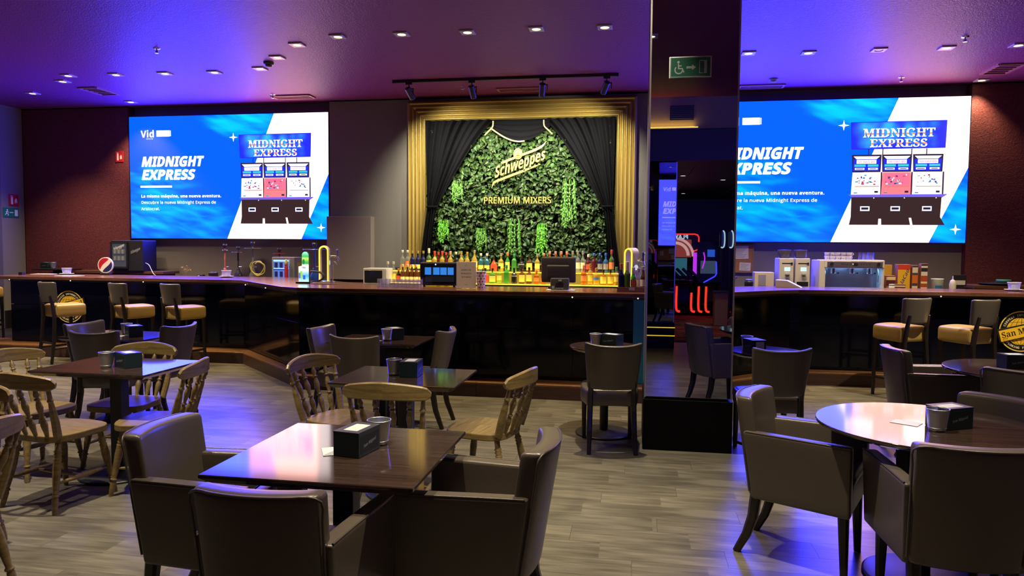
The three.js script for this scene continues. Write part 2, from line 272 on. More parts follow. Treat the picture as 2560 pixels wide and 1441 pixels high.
// ---------- the two LED video walls ----------
const gam = (x) => Math.round(255 * (x <= .0031308 ? 12.92 * x : 1.055 * Math.pow(x, 1 / 2.4) - .055));
const css = (r, g, b) => `rgb(${gam(Math.min(r / K, 1))},${gam(Math.min(g / K, 1))},${gam(Math.min(b / K, 1))})`;
const SW = 3.545, SH = 2.03;
const screenTex = canvasTex(2048, 1172, (c, w, h) => {
  const X = (u) => u * w, Y = (v) => v * h, poly = (pts, f) => { c.fillStyle = f; c.beginPath(); pts.forEach(([u, v], i) => (i ? c.lineTo(X(u), Y(v)) : c.moveTo(X(u), Y(v)))); c.closePath(); c.fill(); };
  const blue = css(.0, .14, 3.6), cyan = css(0, .95, 4.6), white = css(2.5, 2.1, 2.05);
  c.fillStyle = blue; c.fillRect(0, 0, w, h);
  // soft wisps of cloud printed over the blue
  for (let i = 0; i < 380; i++) { const k = i % 4, u = k === 0 ? rr(.42, .72) : k === 1 ? rr(-.05, .5) : k === 2 ? rr(.85, 1.02) : rr(.0, .3), v = k === 0 ? rr(-.02, .16) : k === 1 ? rr(.74, 1.0) : k === 2 ? rr(.55, 1) : rr(.42, .8); c.save(); c.translate(X(u), Y(v)); c.rotate(rr(-.1, .5)); c.scale(1, rr(.14, .3)); const r = rr(70, 220), g = c.createRadialGradient(0, 0, 0, 0, 0, r); const q = cyan.replace('rgb', 'rgba').replace(')', ',.24)'); g.addColorStop(0, q); g.addColorStop(1, cyan.replace('rgb', 'rgba').replace(')', ',0)')); c.fillStyle = g; c.beginPath(); c.arc(0, 0, r, 0, 7); c.fill(); c.restore(); }
  poly([[.737, 0], [1, 0], [1, .485], [.867, 1], [.498, 1]], white);
  c.fillStyle = white; c.textBaseline = 'alphabetic';
  const text = (s, u, v, size, font, width, skew = 0, fill = white) => { c.save(); c.translate(X(u), Y(v)); c.transform(1, 0, skew, 1, 0, 0); c.font = `${font.replace('$', Math.round(size))}`; const m = c.measureText(s).width; if (width) c.scale(X(width) / m, 1); c.fillStyle = c.strokeStyle = fill; c.fillText(s, 0, 0); if (skew) { c.lineWidth = 7; c.lineJoin = 'round'; c.strokeText(s, 0, 0); } c.restore(); };
  text('Vid', .060, .17, 92, 'bold $px sans-serif', .072); text('cómo es tu rival', .088, .186, 16, '$px sans-serif', .036);
  c.fillRect(X(.142), Y(.115), X(.069), Y(.05)); c.fillRect(X(.213), Y(.117), X(.004), Y(.046));
  text('MIDNIGHT', .057, .408, 128, 'bold $px sans-serif', .318, -.22); text('EXPRESS', .057, .515, 128, 'bold $px sans-serif', .276, -.22);
  c.fillRect(X(.053), Y(.566), X(.165), Y(.016));
  text('La misma máquina, una nueva aventura.', .055, .664, 40, 'bold $px sans-serif', .415); text('Descubre la nueva Midnight Express de', .055, .715, 38, '$px sans-serif', .388); text('Aristocrat.', .055, .768, 38, '$px sans-serif', .098);
  const star = (u, v, r) => { c.fillStyle = white; c.beginPath(); for (let i = 0; i < 8; i++) { const a = i * Math.PI / 4, q = i % 2 ? r * .26 : r; c.lineTo(X(u) + Math.sin(a) * q, Y(v) - Math.cos(a) * q); } c.fill(); };
  star(.535, .182, 44); star(.963, .908, 44);
  // the gaming machine: marquee, posts, three cabinets
  const navy = css(.02, .03, 1.6), red = css(.9, .06, .1), cyn = css(.05, .8, 2.4), pale = css(2.6, 2.8, 4), brown = css(.045, .022, .022), dark = css(.03, .02, .05), teal = css(.02, .35, .5);
  poly([[.561, .162], [.918, .158], [.915, .348], [.566, .352]], navy);
  for (let i = 0; i < 60; i++) { const u = rr(.6, .88), v = rr(.17, .34), r = rr(30, 90); const g = c.createRadialGradient(X(u), Y(v), 0, X(u), Y(v), r); g.addColorStop(0, cyn.replace('rgb', 'rgba').replace(')', ',.3)')); g.addColorStop(1, cyn.replace('rgb', 'rgba').replace(')', ',0)')); c.save(); c.beginPath(); c.rect(X(.566), Y(.165), X(.345), Y(.18)); c.clip(); c.fillStyle = g; c.fillRect(X(u) - r, Y(v) - r, 2 * r, 2 * r); c.restore(); }
  const mid = (s, u, v, size, wd) => { text(s, u + .002, v + .004, size, 'bold $px serif', wd, 0, navy); text(s, u, v, size, 'bold $px serif', wd, 0, css(5, 4.2, 2.9)); c.save(); c.beginPath(); c.rect(0, Y(v - .03), w, Y(.014)); c.clip(); text(s, u, v, size, 'bold $px serif', wd, 0, css(1.4, .42, .05)); c.restore(); };
  mid('MIDNIGHT', .608, .268, 96, .268); mid('EXPRESS', .635, .336, 88, .215);
  c.fillStyle = dark; for (const u of [.63, .683, .79, .845]) c.fillRect(X(u), Y(.35), 8, Y(.06));
  [[.572, 0], [.685, 1], [.8, 2]].forEach(([u, k]) => {
    poly([[u - .003, .388], [u + .109, .388], [u + .107, .51], [u, .51]], dark); poly([[u + .004, .40], [u + .103, .40], [u + .09, .42], [u + .016, .42]], pale);
    poly([[u + .004, .42], [u + .103, .42], [u + .101, .50], [u + .004, .50]], navy); c.fillStyle = pale; c.fillRect(X(u + .016), Y(.425), X(.074), Y(.026)); text('50,000.00', u + .02, .447, 26, 'bold $px sans-serif', .066, 0, red);
    c.fillStyle = css(.05, .7, .7); c.fillRect(X(u + .008), Y(.456), X(.042), Y(.016)); c.fillRect(X(u + .058), Y(.456), X(.04), Y(.016)); c.fillStyle = pale; c.fillRect(X(u + .01), Y(.48), X(.036), Y(.013)); c.fillRect(X(u + .06), Y(.48), X(.036), Y(.013)); c.fillStyle = dark; c.fillRect(X(u + .014), Y(.484), X(.028), Y(.006)); c.fillRect(X(u + .066), Y(.484), X(.024), Y(.006));
    poly([[u + .002, .512], [u + .107, .512], [u + .113, .668], [u - .002, .668]], k === 1 ? css(2.2, .25, .3) : white); poly([[u + .01, .52], [u + .1, .52], [u + .104, .605], [u + .008, .605]], [css(2.2, 1.6, 2.6), css(1.8, .2, .35), css(5, 4, 3.6)][k]);
    for (let i = 0; i < 26; i++) { c.fillStyle = [css(.6, .05, .1), teal, css(.08, .03, .3), css(3, 2.6, 2.2)][i % 4]; c.fillRect(X(u + rr(.012, .09)), Y(rr(.525, .59)), rr(6, 22), rr(5, 15)); } c.fillStyle = css(1.6, .2, .12); c.fillRect(X(u + .012), Y(.606), X(.092), Y(.006)); c.fillStyle = dark; c.fillRect(X(u + .086), Y(.64), X(.014), Y(.014)); c.fillStyle = teal; c.fillRect(X(u + .008), Y(.65), X(.014), Y(.008));
    c.fillStyle = dark; c.fillRect(X(u + .108), Y(.51), 12, Y(.16));
  });
  poly([[.56, .666], [.93, .664], [.91, .688], [.575, .688]], css(.2, .14, .9)); poly([[.572, .684], [.908, .684], [.905, .825], [.572, .825]], brown); poly([[.572, .822], [.905, .822], [.923, .878], [.566, .878]], brown);
  for (const u of [.607, .721, .838]) { c.fillStyle = pale; c.fillRect(X(u), Y(.748), X(.035), Y(.032)); c.fillStyle = dark; c.fillRect(X(u + .004), Y(.755), X(.027), Y(.017)); c.fillStyle = white; c.beginPath(); c.arc(X(u + .05), Y(.69), 4, 0, 7); c.fill(); }
  poly([[.677, .835], [.687, .835], [.688, .878], [.676, .878]], white); poly([[.79, .828], [.799, .828], [.805, .878], [.796, .878]], white);
});
function videoWall(cx, label) {
  const t = thing('video_wall', label, 'screen', [cx, 1.69, WZ - .12]);
  part('housing', box(SW + .03, SH + .03, .14, 0, SH / 2, .04), mat.black, t);
  part('display', new THREE.PlaneGeometry(SW, SH).translate(0, SH / 2, .1125), new THREE.MeshStandardMaterial({ color: 0x050505, roughness: .5, emissive: 0xffffff, emissiveMap: screenTex, emissiveIntensity: K }), t, 'lit slide with MIDNIGHT EXPRESS and a gaming machine on blue and white');
  const a = new THREE.RectAreaLight(lin(.03, .03, 1), LIGHT.screenBlue, SW * .6, SH); a.position.set(cx - SW * .2, 1.69 + SH / 2, WZ + .02); a.lookAt(a.position.x, a.position.y, 5); scene.add(a);
  const b = new THREE.RectAreaLight(lin(1, .36, .28), LIGHT.screenWhite, SW * .34, SH); b.position.set(cx + SW * .27, 1.69 + SH / 2, WZ + .02); b.lookAt(b.position.x, b.position.y, 5); scene.add(b);
}
videoWall(-6.62, 'left of the two big LED video walls showing the blue MIDNIGHT EXPRESS slide');
videoWall(2.81, 'right LED video wall, partly hidden by the mirrored pillar, showing MIDNIGHT EXPRESS');
// ---------- the bar: step, panelled front, worktop ----------
const CH = 1.11;
{
  const t = thing('bar_step', 'raised wooden step running along the foot of the whole bar', 'step');
  const F = [[-10.4, -8.85], [-5.1, -8.82], [-3.6, -7.38], [.38, -7.38], [1.92, -8.8], [7.98, -8.75]];
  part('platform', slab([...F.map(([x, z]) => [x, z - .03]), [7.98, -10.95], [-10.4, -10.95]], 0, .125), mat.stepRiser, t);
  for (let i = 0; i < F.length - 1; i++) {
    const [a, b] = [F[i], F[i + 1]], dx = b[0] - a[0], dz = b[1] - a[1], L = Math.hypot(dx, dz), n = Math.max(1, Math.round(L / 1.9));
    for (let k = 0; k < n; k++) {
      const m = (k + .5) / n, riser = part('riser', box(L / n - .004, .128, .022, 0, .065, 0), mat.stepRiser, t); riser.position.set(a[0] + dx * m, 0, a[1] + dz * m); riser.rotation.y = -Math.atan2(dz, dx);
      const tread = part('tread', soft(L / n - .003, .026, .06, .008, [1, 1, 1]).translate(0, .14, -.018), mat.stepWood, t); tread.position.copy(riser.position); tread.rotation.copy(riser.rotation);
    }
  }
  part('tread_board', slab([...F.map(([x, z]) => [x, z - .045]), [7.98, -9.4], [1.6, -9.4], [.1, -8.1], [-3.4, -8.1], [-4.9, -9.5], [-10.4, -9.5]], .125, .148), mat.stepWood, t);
  part('aisle_floor', slab([[-10.4, -9.52], [-4.9, -9.52], [-3.4, -8.12], [.1, -8.12], [1.6, -9.42], [7.98, -9.42], [7.98, -10.9], [-10.4, -10.9]], .125, .15), mat.black, t);
}
const BF = [[-9.0, -9.2], [-5.28, -9.2], [-3.74, -7.68], [.42, -7.68], [1.86, -9.02], [7.98, -9.0]];   // line of the panelled front
{
  const t = thing('bar_counter', 'glossy black panelled front of the long angled bar', 'bar counter');
  part('carcass', slab([...BF.map(([x, z]) => [x, z - .04]), [7.98, -9.2], [1.9, -9.25], [.35, -7.9], [-3.7, -7.9], [-5.2, -9.4], [-9.0, -9.4]], .152, 1.04), mat.black, t);
  for (let i = 0; i < BF.length - 1; i++) {
    const [a, b] = [BF[i], BF[i + 1]], dx = b[0] - a[0], dz = b[1] - a[1], L = Math.hypot(dx, dz), n = Math.max(2, Math.round(L / 1.05));
    for (let k = 0; k < n; k++) for (const [h, y] of [[.54, .425], [.345, .873]]) {
      const m = (k + .5) / n, p = part('panel', soft(L / n - .002, h - .002, .02, .0015, [1, 1, 1]), mat.blackGloss, t); p.position.set(a[0] + dx * m, y, a[1] + dz * m); p.rotation.y = -Math.atan2(dz, dx);
    }
  }
  part('end_panel', soft(.13, .9, .03, .004, [1, 1, 1]).translate(.08, .6, -7.66), M([.006, .16, .23], .45), t, 'teal upright panel beside the pillar');
}
{
  const t = thing('bar_worktop', 'long reddish wooden worktop of the bar with glossy varnish', 'worktop');
  const top = [[-9.25, -9.05], [-5.4, -9.05], [-5.2, -8.97], [-3.95, -7.67], [-3.7, -7.53], [.32, -7.53], [.52, -7.6], [1.72, -8.72], [1.92, -8.83], [7.98, -8.78], [7.98, -9.55], [1.7, -9.6], [-.1, -8.45], [-3.2, -8.45], [-3.9, -9.1], [-4.9, -10.0], [-9.25, -10.0]];
  part('board', slab(top, CH - .045, CH, .006), mat.counter, t);
  part('underside_rail', slab([[-9.0, -9.15], [-5.3, -9.15], [-3.75, -7.63], [.4, -7.63], [1.85, -8.95], [7.98, -8.9], [7.98, -9.1], [1.9, -9.15], [.3, -7.8], [-3.6, -7.8], [-5.2, -9.3], [-9.0, -9.3]], 1.035, CH - .046), mat.black, t);
  part('leg', box(.06, 1.08, .06, -9.1, .15 + .46, -9.5).translate(0, 0, 0), mat.black, t);
  for (const [x, z] of [[-7.9, -9.07], [-6.75, -9.07], [-5.05, -8.8], [-4.45, -8.22], [-.62, -7.55], [.06, -7.55], [3.45, -8.83], [-8.9, -9.07]]) part('lamp', new THREE.SphereGeometry(.007, 10, 8).translate(x, 1.058, z), glow([2.2, 2, 1.5]), t, 'tiny lit dot under the edge');
}
// round beer emblem on the two bar wings
const emblemTex = canvasTex(1024, 1024, (c, w) => {
  c.fillStyle = '#0b0806'; c.fillRect(0, 0, w, w); c.translate(w / 2, w / 2);
  c.fillStyle = '#f0cc48'; c.beginPath(); c.arc(0, 0, 505, 0, 7); c.fill(); c.fillStyle = '#0b0806'; c.beginPath(); c.arc(0, 0, 478, 0, 7); c.fill();
  c.fillStyle = '#eebb22'; c.beginPath(); c.arc(0, 0, 345, 0, 7); c.fill(); c.strokeStyle = '#2a1c06'; c.lineWidth = 9;
  for (const k of [0, .38, .75]) { c.beginPath(); c.ellipse(0, 0, 340 * k + 1, 340, 0, 0, 7); c.stroke(); } for (const y of [-210, -80, 80, 210]) { c.beginPath(); const hw = Math.sqrt(340 * 340 - y * y); c.moveTo(-hw, y); c.quadraticCurveTo(0, y + y * .18, hw, y); c.stroke(); }
  c.fillStyle = '#efe3bd'; c.textAlign = 'center'; c.font = 'bold 74px sans-serif';
  const arc = (s, r, mid, span, flip) => { [...s].forEach((ch, i) => { const a = mid + span * (i / (s.length - 1) - .5) * (flip ? -1 : 1); c.save(); c.rotate(a); c.translate(0, flip ? r : -r); c.fillText(ch, 0, flip ? 28 : 28); c.restore(); }); };
  arc('CERVEZA INTERNACIONAL', 405, 0, 2.45); arc('EXPLORING THE WORLD', 408, 0, 2.1, true);
});
const bannerTex = canvasTex(1024, 320, (c, w, h) => { c.fillStyle = '#171004'; c.fillRect(0, 0, w, h); c.fillStyle = '#eebb22'; c.fillRect(16, 16, w - 32, h - 32); c.fillStyle = '#171004'; c.font = 'bold 190px serif'; c.textAlign = 'center'; c.save(); c.translate(w / 2, 222); c.scale(920 / c.measureText('San Miguel').width, 1.1); c.fillText('San Miguel', 0, 0); c.restore(); c.strokeStyle = '#171004'; c.lineWidth = 9; c.beginPath(); c.ellipse(110, 258, 52, 20, -.2, 0, 7); c.stroke(); });
function emblem(x, y, z, r, label) {
  const t = thing('beer_emblem', label, 'sign', [x, y, z], 0);
  const d = new THREE.CircleGeometry(r, 64); part('backing', new THREE.CylinderGeometry(r, r, .012, 64).rotateX(Math.PI / 2), mat.black, t);
  part('disc_print', d.translate(0, 0, .0075), M([1, 1, 1], .5, { map: emblemTex }), t);
  const b = new THREE.Group(); b.name = 'banner'; b.rotation.z = .27; b.position.set(.02, .01, .014); t.add(b);
  const s = new THREE.Shape(); s.moveTo(-r * 1.16, -r * .3); s.lineTo(r * 1.08, -r * .36); s.lineTo(r * 1.08, r * .28); s.lineTo(-r * 1.16, r * .34); const g = plate(s, .008, .001); part('plate', g, M([.02, .014, .005], .5), b);
  part('lettering', new THREE.PlaneGeometry(r * 2.16, r * .6).translate(-.01, -.004, .0105), M([1, 1, 1], .5, { map: bannerTex }), b);
}
emblem(-8.02, .675, -9.18, .235, 'round San Miguel beer emblem on the left bar wing, half hidden by a stool');
emblem(4.36, .668, -8.98, .235, 'round yellow San Miguel beer emblem on the right bar wing at the photo edge');

// ---------- back bar ----------
{
  const t = thing('back_counter', 'dark back counter under the left video wall', 'counter'); part('top', box(2.75, .04, .5, -6.1, 1.02, -10.78), mat.shelfWood, t); part('body', box(2.7, .84, .44, -6.1, .575, -10.8), mat.black, t);
  const s = thing('raised_shelf', 'brown raised shelf under the black drinks fridge', 'shelf'); part('board', box(1.6, .04, .42, -8.3, 1.125, -10.78), mat.shelfWood, s); part('support', box(1.5, .95, .3, -8.3, .63, -10.8), mat.black, s);
  const w = thing('wall_ledge', 'dark ledge on the red wall at the far left', 'ledge'); part('board', soft(.62, .03, .4, .008, [1, 1, 1]).translate(-9.63, 1.155, -10.77), mat.tableEdge, w); part('bracket', box(.04, 1.0, .3, -9.6, .64, -10.82), mat.black, w);
  const c = thing('back_counter', 'back counter behind the middle bar carrying the lit bottles', 'counter'); part('top', box(4.75, .05, .9, -2.15, .985, -10.5), mat.shelfWood, c); part('body', box(4.7, .8, .8, -2.15, .555, -10.5), mat.black, c);
  const r = thing('back_counter', 'back counter carrying the coffee machines on the right', 'counter'); part('top', box(3.2, .04, .75, 2.84, 1.0, -10.6), mat.shelfWood, r); part('body', box(3.15, .82, .7, 2.84, .565, -10.6), mat.black, r);
  const k = thing('side_shelf', 'brown shelf against the right red wall', 'shelf'); part('board', box(1.58, .04, .6, 5.25, 1.1, -10.68), mat.shelfWood, k); part('support', box(1.5, .92, .4, 5.25, .62, -10.7), mat.black, k);
}
// two-step lit bottle display
const LED = glow([3.6, 2.3, .05]), LEDsoft = glow([.38, .23, .006]);
{
  const t = thing('bottle_display', 'stepped bottle display glowing yellow under the green plant wall', 'display');
  part('base', box(3.5, .03, .5, -1.95, 1.026, -10.45), mat.black, t);
  part('lower_tread', box(3.48, .012, .3, -1.95, 1.047, -10.36), LEDsoft, t, 'yellow lit tread');
  part('lower_light_strip', box(3.5, .014, .01, -1.95, 1.046, -10.205), LED, t, 'yellow light strip');
  part('riser', box(3.48, .15, .012, -1.95, 1.128, -10.515), LEDsoft, t, 'yellow lit riser');
  part('upper_tread', box(3.48, .012, .26, -1.95, 1.21, -10.64), LEDsoft, t, 'yellow lit tread');
  part('upper_light_strip', box(3.5, .012, .01, -1.95, 1.21, -10.505), LED, t, 'yellow light strip');
  part('back_board', box(3.5, .3, .02, -1.95, 1.1, -10.785), mat.black, t);
  for (const [y, z] of [[1.056, -10.3], [1.22, -10.6]]) { const l = new THREE.RectAreaLight(lin(1, .66, .04), LIGHT.led, 3.4, .16); l.position.set(-1.95, y + .003, z); l.lookAt(-1.95, 5, z); scene.add(l); }
}
// ---------- gold frame ----------
{
  const t = thing('gold_frame', 'huge stepped gold picture frame round the plant wall', 'frame', [0, 0, WZ]);
  const prof = [[0, 0], [0, .085]]; for (let k = 0; k < 5; k++) for (let i = 0; i <= 7; i++) { const a = i / 7; prof.push([.004 + k * .06 + a * .056, .085 - k * .007 + .036 * Math.sin(a * Math.PI) * (k % 2 ? .8 : 1)]); } prof.push([.305, .04], [.305, 0]);
  const x0 = -3.50, x1 = .03, yT = 3.83, yB = 1.0;
  const side = (pts) => { const v = []; for (let i = 0; i < prof.length - 1; i++) { const [A, B] = [pts(...prof[i]), pts(...prof[i + 1])]; v.push(...A[0], ...B[0], ...A[1], ...A[1], ...B[0], ...B[1]); } let g = new THREE.BufferGeometry(); g.setAttribute('position', new THREE.Float32BufferAttribute(v, 3)); g = mergeVertices(g, 1e-4); g.computeVertexNormals(); return g; };
  const m = mat.gold.clone(); m.side = THREE.DoubleSide;
  part('left_moulding', side((u, d) => [[x0 + u, yB, d], [x0 + u, yT - u, d]]), m, t);
  part('right_moulding', side((u, d) => [[x1 - u, yT - u, d], [x1 - u, yB, d]]), m, t);
  part('top_moulding', side((u, d) => [[x0 + u, yT - u, d], [x1 - u, yT - u, d]]), m, t);
}
// ---------- plant wall ----------
const leafGeo = (w, l, fold) => { // a folded, pointed leaf
  const v = [], row = [[0, 0], [.25, .75], [.5, 1], [.75, .62], [1, 0]];
  for (let i = 0; i < 4; i++) for (const s of [-1, 1]) { const [t0, a] = row[i], [t1, b] = row[i + 1], P = (t, k) => [s * k * w / 2, t * l, Math.abs(k) * fold + Math.sin(t * 2.6) * l * .12], A = P(t0, 0), B = P(t1, 0), C = P(t0, a), D = P(t1, b); if (s > 0) v.push(...A, ...C, ...D, ...A, ...D, ...B); else v.push(...A, ...D, ...C, ...A, ...B, ...D); }
  const g = new THREE.BufferGeometry(); g.setAttribute('position', new THREE.Float32BufferAttribute(v, 3)); g.computeVertexNormals(); return g;
};
const leafMats = [[.024, .07, .014], [.015, .046, .013], [.046, .095, .024], [.009, .03, .011]].map((c) => M(c, .5, { phys: true, specularIntensity: .6, side: THREE.DoubleSide }));
{
  const t = thing('plant_wall', 'wall of dark green artificial ivy leaves inside the gold frame', 'plant wall', [0, 0, WZ]);
  part('backing', box(2.9, 2.5, .02, -1.73, 2.3, .012), M([.006, .012, .006], .9), t);
  const gs = [leafGeo(.056, .08, .014), leafGeo(.04, .095, .011), leafGeo(.068, .066, .016)], d = new THREE.Object3D();
  const inside = (x, y) => x > -3.16 && x < -.33 && y > 1.1 && y < 3.46;
  const covered = (x, y) => { const dx = Math.abs(x + 1.735), s = (3.52 - y) / 1.32, edge = s < 1 ? .37 + .9 * Math.pow(Math.max(0, s), .8) : 1.27; return dx > edge - .03 || (y > 3.36 - .16 * Math.max(0, 1 - (dx / .44) ** 2) && dx < .46); };
  const place = (o, depth) => { let x, y; do { x = rr(-3.16, -.33); y = rr(1.1, 3.46); } while (!inside(x, y)); o.position.set(x, y, rr(.03, covered(x, y) ? .05 : depth)); o.rotation.set(rr(-.7, .5), rr(-.8, .8), Math.PI + rr(-1.3, 1.3), 'YXZ'); o.scale.setScalar(rr(.75, 1.35)); };
  for (let i = 0; i < 300; i++) { const m = part('leaf', gs[i % 3], leafMats[i % 4], t); place(m, .13); m.position.z = rr(.09, .15); let x, y; do { x = rr(-3.1, -.4); y = rr(1.25, 3.3); } while (covered(x, y)); m.position.x = x; m.position.y = y; }
  for (let k = 0; k < 3; k++) { const im = new THREE.InstancedMesh(gs[k], M([1, 1, 1], .5, { phys: true, specularIntensity: .6, side: THREE.DoubleSide }), 2400); im.name = k ? `leaf_mass_00${k}` : 'leaf_mass'; im.userData = { kind: 'stuff' }; t.add(im); const c = new THREE.Color(); for (let i = 0; i < 2400; i++) { place(d, .12); d.updateMatrix(); im.setMatrixAt(i, d.matrix); const q = rr(.5, 1.3), w = rnd(); im.setColorAt(i, c.setRGB((.014 + .022 * w) * q, (.038 + .036 * w) * q, .012 * q)); } }
}
{ // lighter trailing plants
  const strand = (n, len, spread, seed0) => { seed = seed0; const gs = []; for (let i = 0; i < n; i++) { const x = rr(-spread, spread), L = len * rr(.55, 1), z = rr(0, .05), pts = [[x * .4, 0, .0], [x * .8, .015, .03 + z], [x, -L * .4, .035 + z], [x * 1.1 + rr(-.02, .02), -L, .03 + z]]; gs.push(clean(tube(pts, .0035, 10, 4))); for (let k = 1; k < 9; k++) { const s = k / 9, g = leafGeo(.022, .045, .004); g.rotateZ(rr(2.2, 4.1)).translate(x * (.8 + .3 * s), -L * s, .035 + z + rr(-.01, .015)); gs.push(clean(g)); } } return join(gs); };
  const bright = M([.10, .36, .03], .5, { side: THREE.DoubleSide }), mid = M([.085, .24, .035], .5, { side: THREE.DoubleSide });
  const kinds = [strand(14, .34, .07, 11), strand(26, .5, .085, 23), strand(16, .62, .10, 31)];
  const list = [[-2.68, 2.58, 0, mid, 'small trailing plant left of the PREMIUM MIXERS letters'], [-.96, 2.6, 2, mid, 'long trailing plant right of the PREMIUM MIXERS letters'], [-2.90, 1.97, 0, bright, 'bright trailing plant low at the left edge of the plant wall'], [-2.30, 1.85, 0, mid, 'trailing plant low in the plant wall, second from the left'], [-1.79, 2.0, 2, mid, 'slim trailing plant under the middle of the plant wall'], [-1.36, 1.93, 1, bright, 'bright green bushy trailing plant behind the till screen'], [-.985, 2.2, 0, mid, 'small trailing plant low at the right of the plant wall']];
  for (const [x, y, k, m, label] of list) { const t = thing('trailing_plant', label, 'hanging plant', [x, y, WZ + .10], 0, 'light green trailing plants in the plant wall'); part('strands', kinds[k], m, t); part('crown', new THREE.SphereGeometry(.025, 10, 8).translate(0, -.005, -.015), leafMats[1], t); }
}
{ // curtains
  const z0 = WZ + .135, lerp = THREE.MathUtils.lerp;
  const cloth = (L, R, y0, y1, folds, amp) => grid(96, 40, (u, v) => { const s = 1 - v, x = lerp(L(s), R(s), u), y = lerp(y0, y1, s) ; return [x, y, z0 + amp(s) * Math.sin(u * folds * 2 * Math.PI + s * 2) + .012 * Math.sin(u * 37 + s * 5)]; });
  const curtain = (mir, label) => {
    const t = thing('curtain', label, 'curtain', [0, 0, 0]); const X = (x) => (mir ? -3.47 - x : x);
    const upL = (s) => X(-3.19 + .03 * s), upR = (s) => X(lerp(-2.10, -3.0, Math.pow(s, .8)) ), loL = (s) => X(-3.16 - .16 * s), loR = (s) => X(-3.02 - .06 * Math.sin(s * 3));
    part('drape', cloth(upL, upR, 3.52, 2.2, 8, (s) => .026 * (1 - .5 * s)), mat.curtain, t); part('tail', cloth(loL, loR, 2.2, 1.0, 4, () => .02), mat.curtain, t);
    part('tieback', new THREE.TorusGeometry(.085, .014, 8, 24).rotateX(Math.PI / 2).scale(1, 1, .5).translate(X(-3.085), 2.2, z0), mat.curtain, t); 
    part('gold_edge', tube([[X(-2.12), 3.49, z0 + .035], [X(-2.13), 3.40, z0 + .04], [X(-2.2), 3.33, z0 + .035], [X(-2.25), 3.28, z0 + .03]], .011, 24, 6), mat.goldCord, t, 'gold trim');
  };
  curtain(false, 'black curtain tied back at the left of the plant wall'); curtain(true, 'black curtain tied back at the right of the plant wall');
  const t = thing('curtain_swag', 'draped black swag hanging between the two curtains', 'swag');
  const sag = (u) => Math.sin(u * Math.PI);
  part('cloth', grid(48, 16, (u, v) => { const s = 1 - v, x = lerp(-2.14, -1.26, u); return [x, 3.51 - s * (.12 + .21 * sag(u)), z0 + .02 + .014 * Math.sin(s * 22 + sag(u) * 4)]; }), mat.curtain, t);
  part('gold_trim', tube([0, .12, .25, .4, .5, .58].map((u) => [lerp(-2.16, -1.26, u), 3.385 - .21 * sag(u), z0 + .035]), .012, 30, 6), mat.goldCord, t, 'gold cord');
}
// gold lettering before the leaves
const fontSerif = await new FontLoader().loadAsync('fonts/droid/droid_serif_bold.typeface.json');
const fontSans = await new FontLoader().loadAsync('fonts/droid/droid_sans_regular.typeface.json');
const fontSansB = await new FontLoader().loadAsync('fonts/droid/droid_sans_bold.typeface.json');
function letters(s, size, font, width, depth = .014) { const g = new TextGeometry(s, { font, size, depth, curveSegments: 5, bevelEnabled: true, bevelSize: .0012, bevelThickness: .002, bevelSegments: 1 }); g.computeBoundingBox(); const b = g.boundingBox; g.translate(-b.min.x, 0, 0); if (width) g.scale(width / (b.max.x - b.min.x), 1, 1); return g; }
{
  const t = thing('brand_sign', 'gold slanted Schweppes lettering with emblem and two swooshes', 'sign', [-2.09, 2.63, WZ + .165]);
  const g = letters('Schweppes', .175, fontSansB, .76); const p = g.attributes.position; for (let i = 0; i < p.count; i++) p.setXYZ(i, p.getX(i) + p.getY(i) * .1, p.getY(i) + p.getX(i) * .36, p.getZ(i)); g.computeVertexNormals();
  part('lettering', g, mat.goldLeaf, t);
  const sw = (pts, w) => sweep(pts, w, [0, 0, 1], .2);
  const curve = (pts, n) => new THREE.CatmullRomCurve3(pts.map((q) => V(...q))).getPoints(n).map((q) => q.toArray());
  part('swoosh', sw(curve([[.10, .225, .01], [.35, .32, .01], [.6, .41, .01], [.72, .47, .01], [.785, .545, .01]], 20), Array.from({ length: 21 }, (_, i) => [.036 * Math.min(1, (22 - i) / 8), .012])), mat.goldLeaf, t);
  part('swoosh', sw(curve([[-.05, -.15, .01], [-.01, -.07, .01], [.1, -.02, .01], [.4, .09, .01], [.69, .2, .01]], 20), Array.from({ length: 21 }, (_, i) => [.036 * Math.min(1, (i + 1) / 7, (22 - i) / 6), .012])), mat.goldLeaf, t);
  part('emblem', cyl(.068, .02, 0, 0, 0, 32).rotateX(Math.PI / 2).scale(1, 1.22, 1).translate(.355, .36, .014), mat.goldLeaf, t);
  const tri = polyShape([[-.03, -.03], [.03, -.03], [0, .04]]); part('emblem_relief', [plate(tri, .006).translate(.355, .365, .026), new THREE.TorusGeometry(.056, .005, 8, 28).scale(1, 1.2, 1).translate(.355, .36, .026)], M([.22, .13, .03], .5), t);
  part('year', letters('1783', .02, fontSansB, .055, .004).translate(.328, .295, .026), M([.22, .13, .03], .5), t);
  part('standoff', [box(.012, .012, .15, .1, .05, -.075), box(.012, .012, .15, .7, .3, -.075)], mat.black, t);
  const u = thing('brand_sign', 'gold PREMIUM MIXERS lettering under the slanted sign', 'sign', [-2.255, 2.245, WZ + .165]);
  part('lettering', letters('PREMIUM MIXERS', .098, fontSans, 1.03), mat.goldLeaf, u); part('rail', box(1.03, .006, .006, .515, -.02, 0), mat.black, u); part('standoff', [box(.012, .012, .15, .2, -.02, -.075), box(.012, .012, .15, .8, -.02, -.075)], mat.black, u);
}
